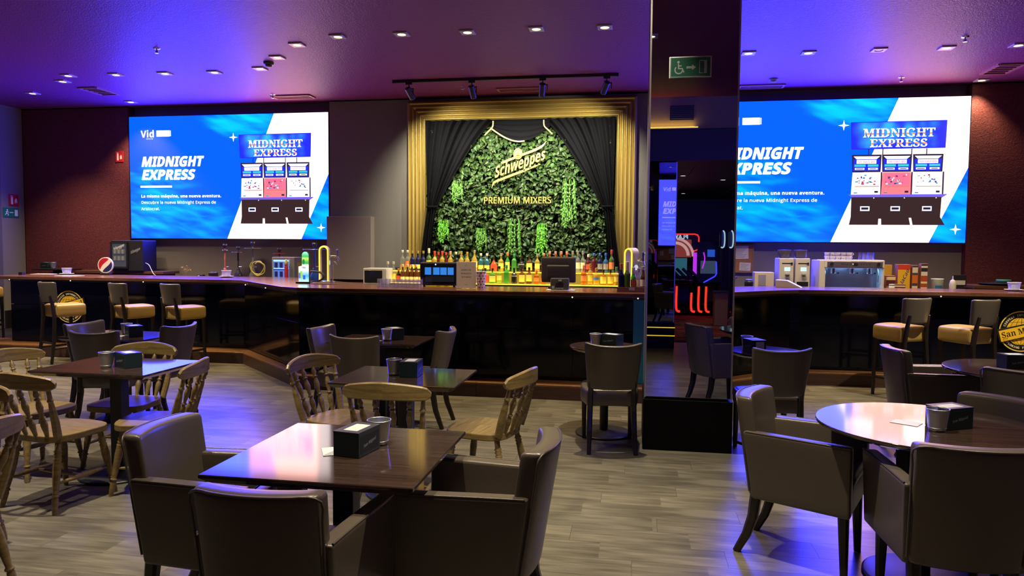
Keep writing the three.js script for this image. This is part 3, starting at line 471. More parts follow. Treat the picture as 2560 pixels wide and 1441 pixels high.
// ---------- mirrored pillars ----------
const wheelTex = canvasTex(512, 256, (c, w, h) => { c.fillStyle = '#cfe3dd'; c.fillRect(0, 0, w, h); c.fillStyle = '#0c7a66'; c.fillRect(10, 10, w - 20, h - 20); c.strokeStyle = c.fillStyle = '#e6f2ee'; c.lineWidth = 15; c.beginPath(); c.arc(110, 160, 48, -.3, Math.PI * 1.25); c.stroke(); c.beginPath(); c.arc(104, 62, 16, 0, 7); c.fill(); c.beginPath(); c.moveTo(104, 82); c.lineTo(108, 145); c.lineTo(152, 145); c.lineTo(176, 195); c.stroke(); c.beginPath(); c.moveTo(108, 110); c.lineTo(145, 110); c.stroke(); c.fillRect(205, 118, 78, 28); c.beginPath(); c.moveTo(276, 96); c.lineTo(326, 132); c.lineTo(276, 168); c.fill(); c.fillRect(366, 44, 96, 166); c.fillStyle = '#0c7a66'; c.beginPath(); c.moveTo(374, 52); c.lineTo(428, 62); c.lineTo(428, 210); c.lineTo(374, 202); c.fill(); c.strokeStyle = '#e6f2ee'; c.lineWidth = 5; c.strokeRect(368, 46, 92, 162); });
function pillar(x0, x1, z0, z1, label, lit, H = CEIL) {
  const t = thing('mirrored_pillar', label, 'pillar', [(x0 + x1) / 2, 0, (z0 + z1) / 2]); const w = x1 - x0, d = z1 - z0;
  part('core', box(w - .06, H - .02, d - .06, 0, H / 2, 0), mat.black, t);
  for (const s of [-1, 1]) { part('mirror_panel', soft(w - .012, H - .43, .008, .003, [1, 1, 1]).translate(0, (H + .41) / 2, s * (d / 2 - .008)), mat.mirror, t); part('mirror_panel', soft(.008, H - .43, d - .03, .003, [1, 1, 1]).translate(s * (w / 2 - .008), (H + .41) / 2, 0), mat.mirror, t); }
  for (const sx of [-1, 1]) for (const sz of [-1, 1]) part('corner_trim', box(.012, H - .42, .012, sx * (w / 2 - .006), (H + .41) / 2, sz * (d / 2 - .006)), M([.5, .48, .45], .3, { metalness: .8 }), t);
  part('base', soft(w + .014, .4, d + .014, .004, [1, 1, 1]).translate(0, .2, 0), M([.002, .002, .004], .5, { phys: true, specularIntensity: .3 }), t);
  if (lit) { part('light_strip', [box(w + .03, .012, .012, 0, .33, -d / 2 - .012)], glow([2.4, 1.7, .05]), t); part('light_strip', [box(w + .03, .012, .012, 0, .2, -d / 2 - .012)], glow([2.4, 1.7, .05]), t); }
  return t;
}
pillar(.105, .768, -6.3, -5.67, 'tall square pillar clad in smoked mirror with a black base, right of centre');
const near = pillar(.13, .655, .25, .84, 'mirrored pillar beside the camera, seen only in the other pillar', true, 2.94); near.rotation.y = -.016;
{ const t = thing('exit_sign', 'green wheelchair exit sign with arrow on the mirrored pillar', 'sign', [.405, 2.945, -5.665]); part('board', soft(.31, .158, .006, .002, [1, 1, 1]), mat.whitePlastic, t); part('print', new THREE.PlaneGeometry(.3, .15).translate(0, 0, .0035), M([.42, .42, .42], .5, { map: wheelTex }), t); }
// ---------- furniture ----------
const D = Math.PI / 180;
// upholstered armchair; looks along its own +z
function makeArmchair() {
  const t = thing('armchair', '', 'chair');
  const lean = (q, k = .16) => { q.z -= (q.y - .31) * k; };
  part('seat', soft(.39, .15, .46, .02, [6, 3, 6]).translate(0, .375, .02), mat.leather, t);
  part('seat_cushion', soft(.345, .09, .44, .035, [8, 2, 8], (q) => { q.y += .012 * (1 - (q.x / .18) ** 2); }).translate(0, .455, .035), mat.leather, t);
  for (const s of [-1, 1]) {
    part('armrest', soft(.07, .345, .47, .016, [2, 8, 10], (q) => { const y = q.y + .4775, z = q.z + .02; q.x += s * (.187 + (y - .31) * .05 + (z + .2) * .09); q.y = y; q.z = z - (z < -.08 ? (y - .31) * .14 * Math.min(1, (-.08 - z) / .12) : 0); }), mat.leather, t);
    const e = []; for (let i = 0; i <= 10; i++) { const z = -.2 + .45 * i / 10; e.push([s * (.187 + .34 * .05 + (z + .2) * .09 + .029), .648, z - (z < -.08 ? .048 * Math.min(1, (-.08 - z) / .12) : 0)]); }
    part('piping', tube(e, .0042, 20, 6), mat.piping, t);
  }
  part('backrest', soft(.415, .51, .085, .022, [16, 10, 3], (q) => { q.y += .565; q.x *= 1 + (q.y - .57) * .10; q.z += -.225 + .046 * (q.x / .22) ** 2; lean(q); }), mat.leather, t);
  const edge = []; for (let i = 0; i <= 24; i++) { const u = i / 24; let x, y; if (u < .3) { x = -.217; y = .34 + (.81 - .34) * u / .3; } else if (u > .7) { x = .217; y = .81 - (.81 - .34) * (u - .7) / .3; } else { x = -.217 + .434 * (u - .3) / .4; y = .815; } x *= (1 + (y - .57) * .10) * .985; edge.push([x, y, -.264 + .046 * (x / .22) ** 2 - (y - .31) * .16]); }
  part('piping', tube(edge, .0045, 60, 6), mat.piping, t);
  for (const s of [-1, 1]) {
    part('leg', sweep([[s * .19, .31, .215], [s * .19, 0, .225]], [[.05, .05], [.032, .032]], [0, 0, 1]), mat.darkWood, t);
    part('leg', sweep([[s * .175, .32, -.2], [s * .175, .2, -.215], [s * .175, .1, -.245], [s * .175, 0, -.295]], [[.05, .056], [.046, .05], [.04, .044], [.034, .036]], [0, 0, 1]), mat.darkWood, t);
  }
  return t;
}
function makeSideChair() {
  const t = thing('side_chair', '', 'chair');
  part('seat', soft(.46, .135, .45, .03, [10, 3, 10], (q) => { q.x *= 1 - .16 * Math.max(0, (-q.z) / .22); const c = Math.max(0, q.z) / .225; q.x *= 1 - .10 * c * c; q.y += .41 + .01 * (1 - (q.x / .23) ** 2); }).translate(0, 0, .02), mat.leather, t);
  part('backrest', soft(.41, .35, .052, .02, [16, 8, 2], (q) => { const y = q.y + .665; q.x *= 1 + (y - .665) * .42; q.y = y + (y > .7 ? .026 * Math.abs(q.x / .22) ** 3 * (y - .7) / .15 : 0); q.z += -.235 + .075 * (q.x / .22) ** 2 - (y - .45) * .24; }), mat.leather, t);
  for (const s of [-1, 1]) {
    part('leg', sweep([[s * .19, .36, .19], [s * .19, 0, .2]], [[.042, .042], [.03, .03]], [0, 0, 1]), mat.darkWood, t);
    part('leg', sweep([[s * .165, .62, -.235], [s * .165, .46, -.2], [s * .168, .32, -.195], [s * .172, .16, -.225], [s * .178, 0, -.285]], [[.032, .03], [.038, .045], [.042, .05], [.038, .042], [.03, .034]], [0, 0, 1]), mat.darkWood, t);
  }
  return t;
}
function makeSpindleChair() {
  const t = thing('spindle_chair', '', 'chair'), w = mat.pine;
  const out = []; for (let i = 0; i < 40; i++) { const a = i / 40 * Math.PI * 2, c = Math.cos(a), s = Math.sin(a), e = (v) => Math.sign(v) * Math.abs(v) ** .5; out.push([e(c) * (.205 + .018 * s), e(s) * .205 + (s > 0 ? .012 * Math.cos(e(c) * 3) : 0)]); }
  const seat = plate(polyShape(out), .03, .006); seat.rotateX(Math.PI / 2).scale(1, 1, 1).translate(0, .44, .01); // shape y becomes +z
  part('seat', mUV(seat), w, t);
  const legP = [[.012, 0], [.0155, .03], [.018, .085], [.014, .096], [.021, .102], [.021, .108], [.014, .115], [.0195, .18], [.0235, .26], [.02, .315], [.023, .322], [.0165, .332], [.023, .342], [.0165, .352], [.023, .362], [.0165, .372], [.017, .44]];
  for (const sx of [-1, 1]) for (const sz of [-1, 1]) part('leg', orient(lathe(legP, 12), [sx * .205, 0, sz > 0 ? .205 : -.225], [sx * .15, .43, sz * .14]), w, t);
  const strP = (L) => [[.007, 0], [.011, L * .2], [.017, L * .5], [.011, L * .8], [.007, L]];
  const P = (sx, sz) => { const k = .17 / .43; return [sx * (.205 - .055 * k), .17, sz > 0 ? .205 - .065 * k : -.225 + .085 * k]; };
  for (const s of [-1, 1]) { const a = P(s, -1), b = P(s, 1); part('stretcher', orient(lathe(strP(Math.hypot(b[0] - a[0], b[2] - a[2])), 10), a, b), w, t); }
  part('stretcher', orient(lathe(strP(.34), 10), [-.17, .17, -.01], [.17, .17, -.01]), w, t);
  // crest rail, posts and four turned spindles
  const cz = (x) => -.305 + .07 * (x / .25) ** 2, N = 22, pts = [], sizes = [];
  for (let i = 0; i <= N; i++) { const u = i / N * 2 - 1, x = u * .252; pts.push([x, .768 + .02 * (1 - u * u) - .004 * Math.abs(u), cz(x)]); const e = Math.min(1, (1 - Math.abs(u)) / .12); sizes.push([.098 * (.72 + .28 * (1 - u * u)) * (.45 + .55 * Math.sqrt(e)), .024]); }
  part('crest_rail', sweep(pts, sizes.map(([a, b]) => [b, a]), [0, 1, 0], .3), w, t);
  for (const s of [-1, 1]) { const a = [s * .178, .435, -.165], b = [s * .215, .75, cz(.215)], m = (k, dx) => [a[0] + (b[0] - a[0]) * k + s * dx, a[1] + (b[1] - a[1]) * k, a[2] + (b[2] - a[2]) * k]; part('post', sweep([m(0, 0), m(.3, .004), m(.55, .002), m(.72, 0), m(.76, 0), m(.8, 0), m(1, 0)], [[.034, .048], [.036, .045], [.031, .038], [.023, .026], [.034, .036], [.024, .026], [.02, .022]], [0, 0, 1], .3), w, t); }
  const spP = [[.0095, 0], [.011, .03], [.017, .085], [.0155, .105], [.0085, .125], [.0145, .130], [.015, .136], [.0085, .142], [.012, .17], [.0165, .2], [.014, .225], [.008, .25], [.0145, .255], [.015, .261], [.008, .267], [.0155, .285], [.011, .305], [.005, .335]];
  for (const k of [-1.5, -.5, .5, 1.5]) { const a = [k * .075, .435, -.178 - .01 * (1.5 - Math.abs(k))], b = [k * .098, .755, cz(k * .098)]; part('spindle', orient(lathe(spP, 10).scale(1.15, Math.hypot(b[0] - a[0], b[1] - a[1], b[2] - a[2]) / .335, 1.15), a, b), w, t); }
  return t;
}
function makeStool() {
  const t = thing('bar_stool', '', 'bar stool');
  part('seat', soft(.38, .16, .38, .035, [10, 3, 10], (q) => { q.x *= 1 - .06 * Math.max(0, -q.z / .2); q.y += .69 + (q.y > 0 ? .016 * (1 - (q.x / .22) ** 2) : 0); }).translate(0, 0, .03), mat.leatherTanLit, t);
  part('backrest', soft(.35, .27, .05, .02, [14, 6, 2], (q) => { const y = q.y + .945; q.x *= 1 + (y - .94) * .4; q.y = y; q.z += -.215 + .075 * (q.x / .175) ** 2 - (y - .8) * .16; }), mat.leather, t);
  for (const s of [-1, 1]) {
    part('leg', sweep([[s * .165, .62, .185], [s * .17, 0, .195]], [[.042, .042], [.03, .03]], [0, 0, 1]), mat.darkWood, t);
    part('leg', sweep([[s * .125, .9, -.215], [s * .13, .78, -.19], [s * .145, .6, -.175], [s * .16, .3, -.195], [s * .172, 0, -.24]], [[.03, .03], [.036, .04], [.04, .045], [.036, .04], [.03, .032]], [0, 0, 1]), mat.darkWood, t);
    part('footrest', sweep([[s * .168, .2, .19], [s * .165, .2, -.205]], [[.022, .03]]), mat.darkWood, t);
  }
  part('footrest', sweep([[-.168, .27, .19], [.168, .27, .19]], [[.022, .032]]), mat.darkWood, t, 'front footrest'); part('footrest', sweep([[-.16, .27, -.198], [.16, .27, -.198]], [[.022, .03]]), mat.darkWood, t);
  return t;
}
function ringsTop(w, d) { // a board with a bevelled underside
  const L = (k, y) => [[-w / 2 * k, y, -d / 2 * k], [w / 2 * k, y, -d / 2 * k], [w / 2 * k, y, d / 2 * k], [-w / 2 * k, y, d / 2 * k]], R = [L(.996, .75), L(1, .747), L(1, .737), L(.93, .715)], v = [];
  const q = (a, b, c, e) => v.push(...a, ...b, ...c, ...a, ...c, ...e);
  for (let i = 0; i < 3; i++) for (let k = 0; k < 4; k++) q(R[i][k], R[i][(k + 1) % 4], R[i + 1][(k + 1) % 4], R[i + 1][k]);
  const cap = (r, f) => (f ? q(r[0], r[3], r[2], r[1]) : q(r[0], r[1], r[2], r[3])); cap(R[0], true); cap(R[3], false);
  const g = new THREE.BufferGeometry(); g.setAttribute('position', new THREE.Float32BufferAttribute(v, 3)); g.computeVertexNormals(); return mUV(g);
}
function pedestal(t, r, square) {
  part('column', square ? soft(.085, .7, .085, .006, [1, 1, 1]).translate(0, .365, 0) : cyl(.036, .7, 0, .365, 0, 24), mat.iron, t);
  part('base', lathe([[.001, .034], [.06, .034], [r * .6, .026], [r - .01, .018], [r, .012], [r, 0], [.001, 0]], 48), mat.iron, t);
  part('top_plate', box(.3, .012, .3, 0, .708, 0), mat.iron, t);
}
function squareTable(x, z, w, d, label, ry = 0) { const t = thing('square_table', label, 'table', [x, 0, z], ry, 'square dining tables'); part('table_top', ringsTop(w, d), mat.tableWood, t); pedestal(t, .26, true); return t; }
function roundTable(x, z, r, label) { const t = thing('round_table', label, 'table', [x, 0, z], 0, 'round tables'); part('table_top', mUV(lathe([[.001, .715], [r * .9, .715], [r, .735], [r, .747], [r - .003, .75], [.001, .75]], 64)), mat.tableWood, t); pedestal(t, Math.min(.26, r * .8), false); return t; }
function row(make, list, group) { let first = null; for (const [x, z, deg, label] of list) { if (!first) { first = make(); first.position.set(x, 0, z); first.rotation.y = deg * D; first.userData.label = label; if (group) first.userData.group = group; } else copy(first, [x, 0, z], deg * D, label, group); } }

squareTable(-1.125, -2.71, .80, .78, 'square dark wooden table in the foreground with a napkin box and bucket');
squareTable(-1.415, -4.39, .79, .62, 'square wooden table in the middle, ringed by spindle chairs');
squareTable(-2.19, -6.1, .80, .6, 'square brown table before the middle of the bar, with leather chairs');
squareTable(-3.45, -4.37, .84, .62, 'square table at the left glowing blue, with four spindle chairs round it');
squareTable(-4.58, -5.87, .86, .6, 'square table at the far left near the stools, one corner bright blue', -.08);
roundTable(1.39, -3.65, .49, 'large round table at the right with a blue and pink sheen');
roundTable(2.70, -5.51, .49, 'round table at the far right below the round emblem');
roundTable(-.22, -6.1, .30, 'small round table left of the mirrored pillar');
roundTable(1.075, -6.1, .295, 'small round table right of the mirrored pillar glowing blue');
row(makeArmchair, [
  [-1.68, -2.73, 90, 'leather armchair left of the foreground table, its back lit blue'],
  [-1.135, -2.31, 180, 'dark leather armchair nearest the camera, seen from behind'],
  [-.615, -2.80, -92, 'leather armchair right of the foreground table, seen from its side'],
  [.90, -3.86, 65, 'leather armchair left of the large round table, sabre legs showing'],
  [1.33, -3.27, 176, 'large dark leather armchair at the lower right, seen from behind'],
  [1.70, -3.85, -47, 'leather armchair behind the large round table, its front lit grey'],
  [2.30, -6.02, 92, 'leather armchair left of the far right round table, below a stool'],
  [2.62, -5.19, 137, 'dark leather armchair before the far right round table, back to the camera'],
], 'leather armchairs');
row(makeSideChair, [
  [-.165, -5.75, 187, 'armless leather chair with its back to the camera, left of the pillar'],
  [1.05, -5.74, 189, 'armless leather chair with its back to the camera, right of the pillar'],
  [-2.50, -6.05, 84, 'armless leather chair left of the middle bar table, facing right'],
  [-1.88, -6.15, -92, 'armless leather chair right of the middle bar table, facing left'],
  [-2.20, -5.77, 176, 'armless leather chair with its back to the camera at the middle bar table'],
  [-4.46, -5.58, 186, 'armless leather chair with its back to the camera at the far left table'],
  [-4.76, -5.88, 84, 'pale-lit armless leather chair at the left end of the far left table'],
  [-4.33, -5.98, -96, 'armless leather chair right of the far left table, facing left'],
], 'armless leather chairs');
row(makeSpindleChair, [
  [-1.33, -4.01, 180, 'wooden spindle chair behind the foreground table, back to the camera'],
  [-1.89, -4.48, 72, 'wooden spindle chair left of the middle table, crest rail lit blue'],
  [-.90, -4.41, -103, 'wooden spindle chair right of the middle table with a bright yellow seat'],
  [-3.6, -4.63, 6, 'pale spindle chair facing the camera behind the blue-lit left table'],
  [-3.05, -4.2, -75, 'spindle chair right of the blue-lit left table, its seat blue'],
  [-3.46, -3.86, 172, 'spindle chair with a bright wooden seat before the left table, back to the camera'],
  [-4.07, -4.32, 78, 'spindle chair left of the blue-lit left table near the photo edge'],
  [-2.95, -2.56, -86, 'spindle chair at the lower left edge, cut by the photo'],
  [-3.42, -2.99, 12, 'spindle chair at the left edge with a yellow-lit crest rail'],
], 'wooden spindle chairs');
row(makeStool, [
  [-7.55, -8.52, 158, 'leftmost of the three bar stools along the left wing'],
  [-6.53, -8.54, 158, 'middle of the three bar stools along the left wing'],
  [-5.80, -8.56, 160, 'rightmost of the three bar stools along the left wing'],
  [2.86, -8.28, 208, 'bar stool with a seat tinted as if lit yellow at the right wing, nearer the pillar'],
  [3.5, -8.24, 208, 'bar stool with a seat tinted as if lit yellow next to the yellow round emblem'],
], 'leather bar stools');
{ const s = copy(scene.getObjectByName('bar_stool'), [-9.62, .148, -9.3], 95 * D, 'bar stool half hidden behind the leftmost stool at the bar end', 'leather bar stools'); void s; }

// ---------- on the tables ----------
const boxTex = canvasTex(256, 128, (c, w, h) => { c.clearRect(0, 0, w, h); c.fillStyle = '#101a1b'; c.fillRect(0, 0, w, h); c.fillStyle = '#84908c'; c.font = 'italic bold 31px serif'; c.textAlign = 'center'; c.save(); c.translate(w / 2, h / 2 + 12); c.rotate(-.16); c.fillText('San Miguel', 0, 0); c.restore(); });
function makeNapkinBox() {
  const t = thing('napkin_box', '', 'napkin holder');
  part('case', soft(.115, .095, .165, .004, [1, 1, 1]).translate(0, .0475, 0), mat.greenBox, t);
  part('top_frame', [box(.115, .006, .03, 0, .097, -.0675), box(.115, .006, .03, 0, .097, .0675), box(.025, .006, .105, -.045, .097, 0), box(.025, .006, .105, .045, .097, 0)], M([.03, .035, .035], .4), t);
  part('napkins', soft(.064, .006, .104, .001, [1, 1, 1]).translate(0, .097, 0), M([.55, .56, .5], .85), t, 'white napkins');
  for (const s of [-1, 1]) part('lettering', new THREE.PlaneGeometry(.14, .07).rotateY(s * Math.PI / 2).translate(s * .0581, .048, 0), M([1, 1, 1], .5, { map: boxTex }), t);
  return t;
}
function makeBucket() {
  const t = thing('metal_bucket', '', 'bucket');
  part('wall', lathe([[.001, .004], [.033, .004], [.035, .012], [.047, .1], [.0485, .1], [.0365, .01], [.035, .002], [.001, 0]], 32), mat.galva, t);
  part('rim', new THREE.TorusGeometry(.0485, .0026, 8, 36).rotateX(Math.PI / 2).translate(0, .101, 0), mat.galva, t); part('rib', new THREE.TorusGeometry(.0375, .0016, 6, 32).rotateX(Math.PI / 2).translate(0, .016, 0), mat.galva, t);
  return t;
}
const napList = [[-1.075, -2.70, -10, 'on the foreground table'], [-1.385, -4.40, 4, 'on the middle table'], [-2.09, -6.15, 40, 'on the square table before the middle bar'], [-3.345, -4.33, 60, 'on the blue-lit left table'], [-4.42, -5.80, 50, 'on the far left table'], [-.165, -6.12, 60, 'on the small round table left of the pillar'], [.98, -6.03, 20, 'with a white card, right of the pillar'], [1.47, -3.62, -62, 'on the large round table'], [2.66, -5.56, -82, 'on the far right round table']];
{ let f; for (const [x, z, r, w] of napList) { const l = 'dark green napkin box ' + w; if (!f) { f = makeNapkinBox(); f.position.set(x, .75, z); f.rotation.y = r * D; f.userData.label = l; f.userData.group = 'napkin boxes on the tables'; } else copy(f, [x, .75, z], r * D, l); } copy(f, [-9.78, 1.17, -10.72], 80 * D, 'napkin box on the ledge at the far left red wall'); }
const bukList = [[-1.03, -2.83, 'on the foreground table'], [-1.50, -4.40, 'on the middle table'], [-2.12, -6.03, 'on the square table before the middle bar'], [-3.47, -4.28, 'on the blue-lit left table'], [-4.57, -5.90, 'on the far left table'], [-.30, -6.09, 'on the small round table left of the pillar'], [.95, -6.21, 'on the small round table right of the pillar'], [1.385, -3.53, 'before the napkin box on the large round table'], [2.80, -5.57, 'on the far right round table']];
{ let f; for (const [x, z, w] of bukList) { const l = 'small galvanised bucket ' + w; if (!f) { f = makeBucket(); f.position.set(x, .75, z); f.userData.label = l; f.userData.group = 'small buckets on the tables'; } else copy(f, [x, .75, z], 0, l); } copy(f, [-9.62, 1.17, -10.68], 0, 'small bucket on the ledge at the far left red wall'); }
{ const g = soft(.09, .002, .12, .0008, [1, 1, 1]); let f; for (const [x, z, r, w] of [[-1.17, -2.69, 28, 'sticking out under the napkin box on the foreground table'], [-2.22, -5.98, 65, 'beside the bucket on the square table before the bar'], [1.1, -5.98, 30, 'on the small round table right of the pillar'], [1.30, -3.66, 55, 'left of the napkin box on the large round table'], [-4.55, -5.77, 20, 'under the bucket on the far left table']]) { const l = 'flat paper card ' + w; if (!f) { f = thing('paper_card', l, 'paper', [x, .7512, z], r * D, 'paper cards on the tables'); part('sheet', g, mat.paper, f); } else copy(f, [x, .7512, z], r * D, l); } const c = thing('paper_card', 'white upright card fixed to the napkin box right of the pillar', 'card', [1.0075, .752, -5.938], .35, 'paper cards on the tables'); part('sheet', box(.07, .085, .002, 0, .0435, .002), mat.paper, c); }
// ---------- bottles ----------
const glassM = (c, tr = .75) => M(c, .08, { phys: true, transmission: tr, thickness: 0, ior: 1.5 });
const G = { clear: glassM([.85, .87, .85], .9), gold: glassM([.85, .62, .12]), amber: glassM([.75, .26, .03]), orange: glassM([.85, .22, .05]), green: glassM([.16, .6, .12]), teal: glassM([.08, .32, .42]), dark: M([.012, .01, .012], .1), navy: M([.01, .012, .05], .1), brown: glassM([.16, .05, .015], .4), wine: M([.07, .008, .012], .12), olive: glassM([.12, .2, .04], .5), blue: glassM([.1, .3, .75]), lime: glassM([.55, .75, .1]) };
const C = { white: M([.7, .68, .64], .4), gold: M([.55, .36, .1], .35, { metalness: .5 }), red: M([.5, .05, .04], .4), cream: M([.68, .6, .42], .5), black: M([.015, .015, .015], .4), silver: M([.6, .6, .62], .3, { metalness: .7 }), orange: M([.65, .2, .06], .45), blue: M([.05, .16, .6], .4), pink: M([.6, .25, .24], .45), green: M([.05, .3, .1], .45), yellow: M([.75, .58, .1], .5) };
function makeBottle({ r = .037, h = .3, body = .55, neck = .014, glass, cap, capH = .04, label, ly = [.18, .46], seg = 20, wide = 1, name = 'bottle', shoulder = .14 }) {
  const t = thing(name, '', 'bottle'); const b = h * body, s = h * shoulder, top = h - capH * .6;
  const P = [[.001, 0], [r * .94, 0], [r, .006], [r, b], [r * .96, b + s * .25], [r * .7, b + s * .6], [neck * 1.35, b + s * .95], [neck, b + s * 1.15], [neck, top], [.001, top]];
  const shape = (g) => (seg === 4 ? g.rotateY(Math.PI / 4).scale(1.15 * wide, 1, 1.15) : g.scale(wide, 1, 1));
  let body0 = lathe(P, seg); if (seg === 4) { body0 = body0.toNonIndexed(); body0.computeVertexNormals(); } part('glass', shape(body0), glass, t);
  part('cap', lathe([[.001, h - capH], [neck * 1.25, h - capH], [neck * 1.3, h - .003], [neck * 1.15, h], [.001, h]], 16), cap, t);
  if (label) { let l = new THREE.CylinderGeometry(r + .0012, r + .0012, h * (ly[1] - ly[0]), seg, 1, true); l.translate(0, h * (ly[0] + ly[1]) / 2, 0); if (seg === 4) { l = l.toNonIndexed(); l.computeVertexNormals(); } part('label', shape(l), label, t); }
  return t;
}
const S = {
  clearGold: { glass: G.clear, cap: C.white, label: C.gold, h: .31, ly: [.1, .3] }, clearWhite: { glass: G.clear, cap: C.white, label: C.orange, h: .31 }, navyGold: { glass: G.navy, cap: C.gold, label: C.yellow, h: .3, ly: [.1, .3] },
  whiteCap: { glass: G.olive, cap: C.cream, capH: .075, label: C.yellow, h: .34, r: .041 }, redYellow: { glass: G.gold, cap: C.red, capH: .06, label: C.yellow, h: .3, r: .042 }, wineRed: { glass: G.wine, cap: C.red, label: null, h: .28, r: .026 }, pinkYellow: { glass: G.gold, cap: C.pink, capH: .055, label: C.yellow, h: .3, r: .038 },
  darkCream: { glass: G.dark, cap: C.cream, label: C.cream, h: .29, r: .034 }, goldYellow: { glass: G.gold, cap: C.gold, label: C.yellow, h: .3, r: .037 }, pourer: { glass: G.gold, cap: C.gold, label: C.cream, h: .29, r: .037 }, bigSilver: { glass: G.gold, cap: C.silver, label: C.yellow, h: .32, r: .048, body: .42, shoulder: .3 },
  teal: { glass: G.teal, cap: C.white, label: C.yellow, h: .27, r: .04, ly: [.12, .34] }, orangeRound: { glass: G.orange, cap: C.black, label: C.red, h: .22, r: .05, body: .4, shoulder: .3 }, yellowSilver: { glass: G.gold, cap: C.silver, label: C.yellow, h: .27, r: .042, seg: 4 },
  ginGreen: { glass: G.green, cap: C.orange, capH: .055, label: C.yellow, h: .29, r: .034, seg: 4, ly: [.1, .5] }, greenSquare: { glass: G.green, cap: C.green, capH: .05, label: null, h: .27, r: .042, seg: 4, body: .6 }, blackShort: { glass: G.dark, cap: C.black, label: C.silver, h: .23, r: .04, ly: [.44, .52] }, brownYellow: { glass: G.brown, cap: C.black, label: C.yellow, h: .25, r: .046, seg: 4, ly: [.1, .52] },
  orangeTall: { glass: G.amber, cap: C.pink, label: C.orange, h: .28, r: .04 }, pinkCap: { glass: G.amber, cap: C.pink, capH: .05, label: C.cream, h: .31, r: .036 }, silverCap: { glass: G.clear, cap: C.silver, capH: .055, label: C.cream, h: .32, r: .035 }, redWhite: { glass: G.wine, cap: C.white, capH: .045, label: C.red, h: .27, r: .036 }, blueCap: { glass: G.wine, cap: C.navy || C.blue, label: null, h: .29, r: .036 }, blueGlass: { glass: G.blue, cap: C.blue, label: C.silver, h: .29, r: .038 }, darkBlueCap: { glass: G.navy, cap: C.blue, label: C.silver, h: .29, r: .038 }, redTall: { glass: G.olive, cap: C.red, capH: .07, label: C.orange, h: .34, r: .037 }, canister: { glass: C.cream, cap: C.gold, capH: .03, label: null, h: .3, r: .044, body: .86, shoulder: .05, neck: .03 },
  rumDark: { glass: G.brown, cap: C.cream, label: C.cream, h: .26, r: .034, ly: [.1, .3] }, clearNet: { glass: G.clear, cap: C.cream, label: C.yellow, h: .3, r: .042, ly: [.08, .4] }, blackMini: { glass: G.dark, cap: C.orange, label: C.red, h: .2, r: .03 }, greenLabel: { glass: G.green, cap: C.black, label: C.yellow, h: .22, r: .046, seg: 4, ly: [.1, .5] }, lime: { glass: G.lime, cap: C.black, label: C.yellow, h: .25, r: .036 }, diamond: { glass: G.brown, cap: C.black, label: C.yellow, h: .24, r: .046, seg: 4, ly: [.15, .55] }, amberBox: { glass: G.amber, cap: C.orange, label: C.orange, h: .2, r: .045, seg: 4 }, hex: { glass: G.amber, cap: C.black, label: C.yellow, h: .22, r: .046, seg: 6, ly: [.1, .55] }, star: { glass: G.gold, cap: C.gold, label: C.blue, h: .24, r: .04, ly: [.3, .44] }, greenCap: { glass: G.gold, cap: C.green, capH: .05, label: C.yellow, h: .26, r: .036 },
};
const protos = new Map();
function bottle(key, p, label, group) {
  if (!protos.has(key)) { const b = makeBottle(S[key]); b.position.set(...p); b.userData.label = label; b.userData.group = group; protos.set(key, b); return b; }
  return copy(protos.get(key), p, (rnd() - .5) * .3, label, group);
}
const UP = 'bottles on the upper lit step', LO = 'bottles on the lower lit step', nth = ['first', 'second', 'third', 'fourth', 'fifth', 'sixth', 'seventh', 'eighth', 'ninth', 'tenth', 'eleventh'];
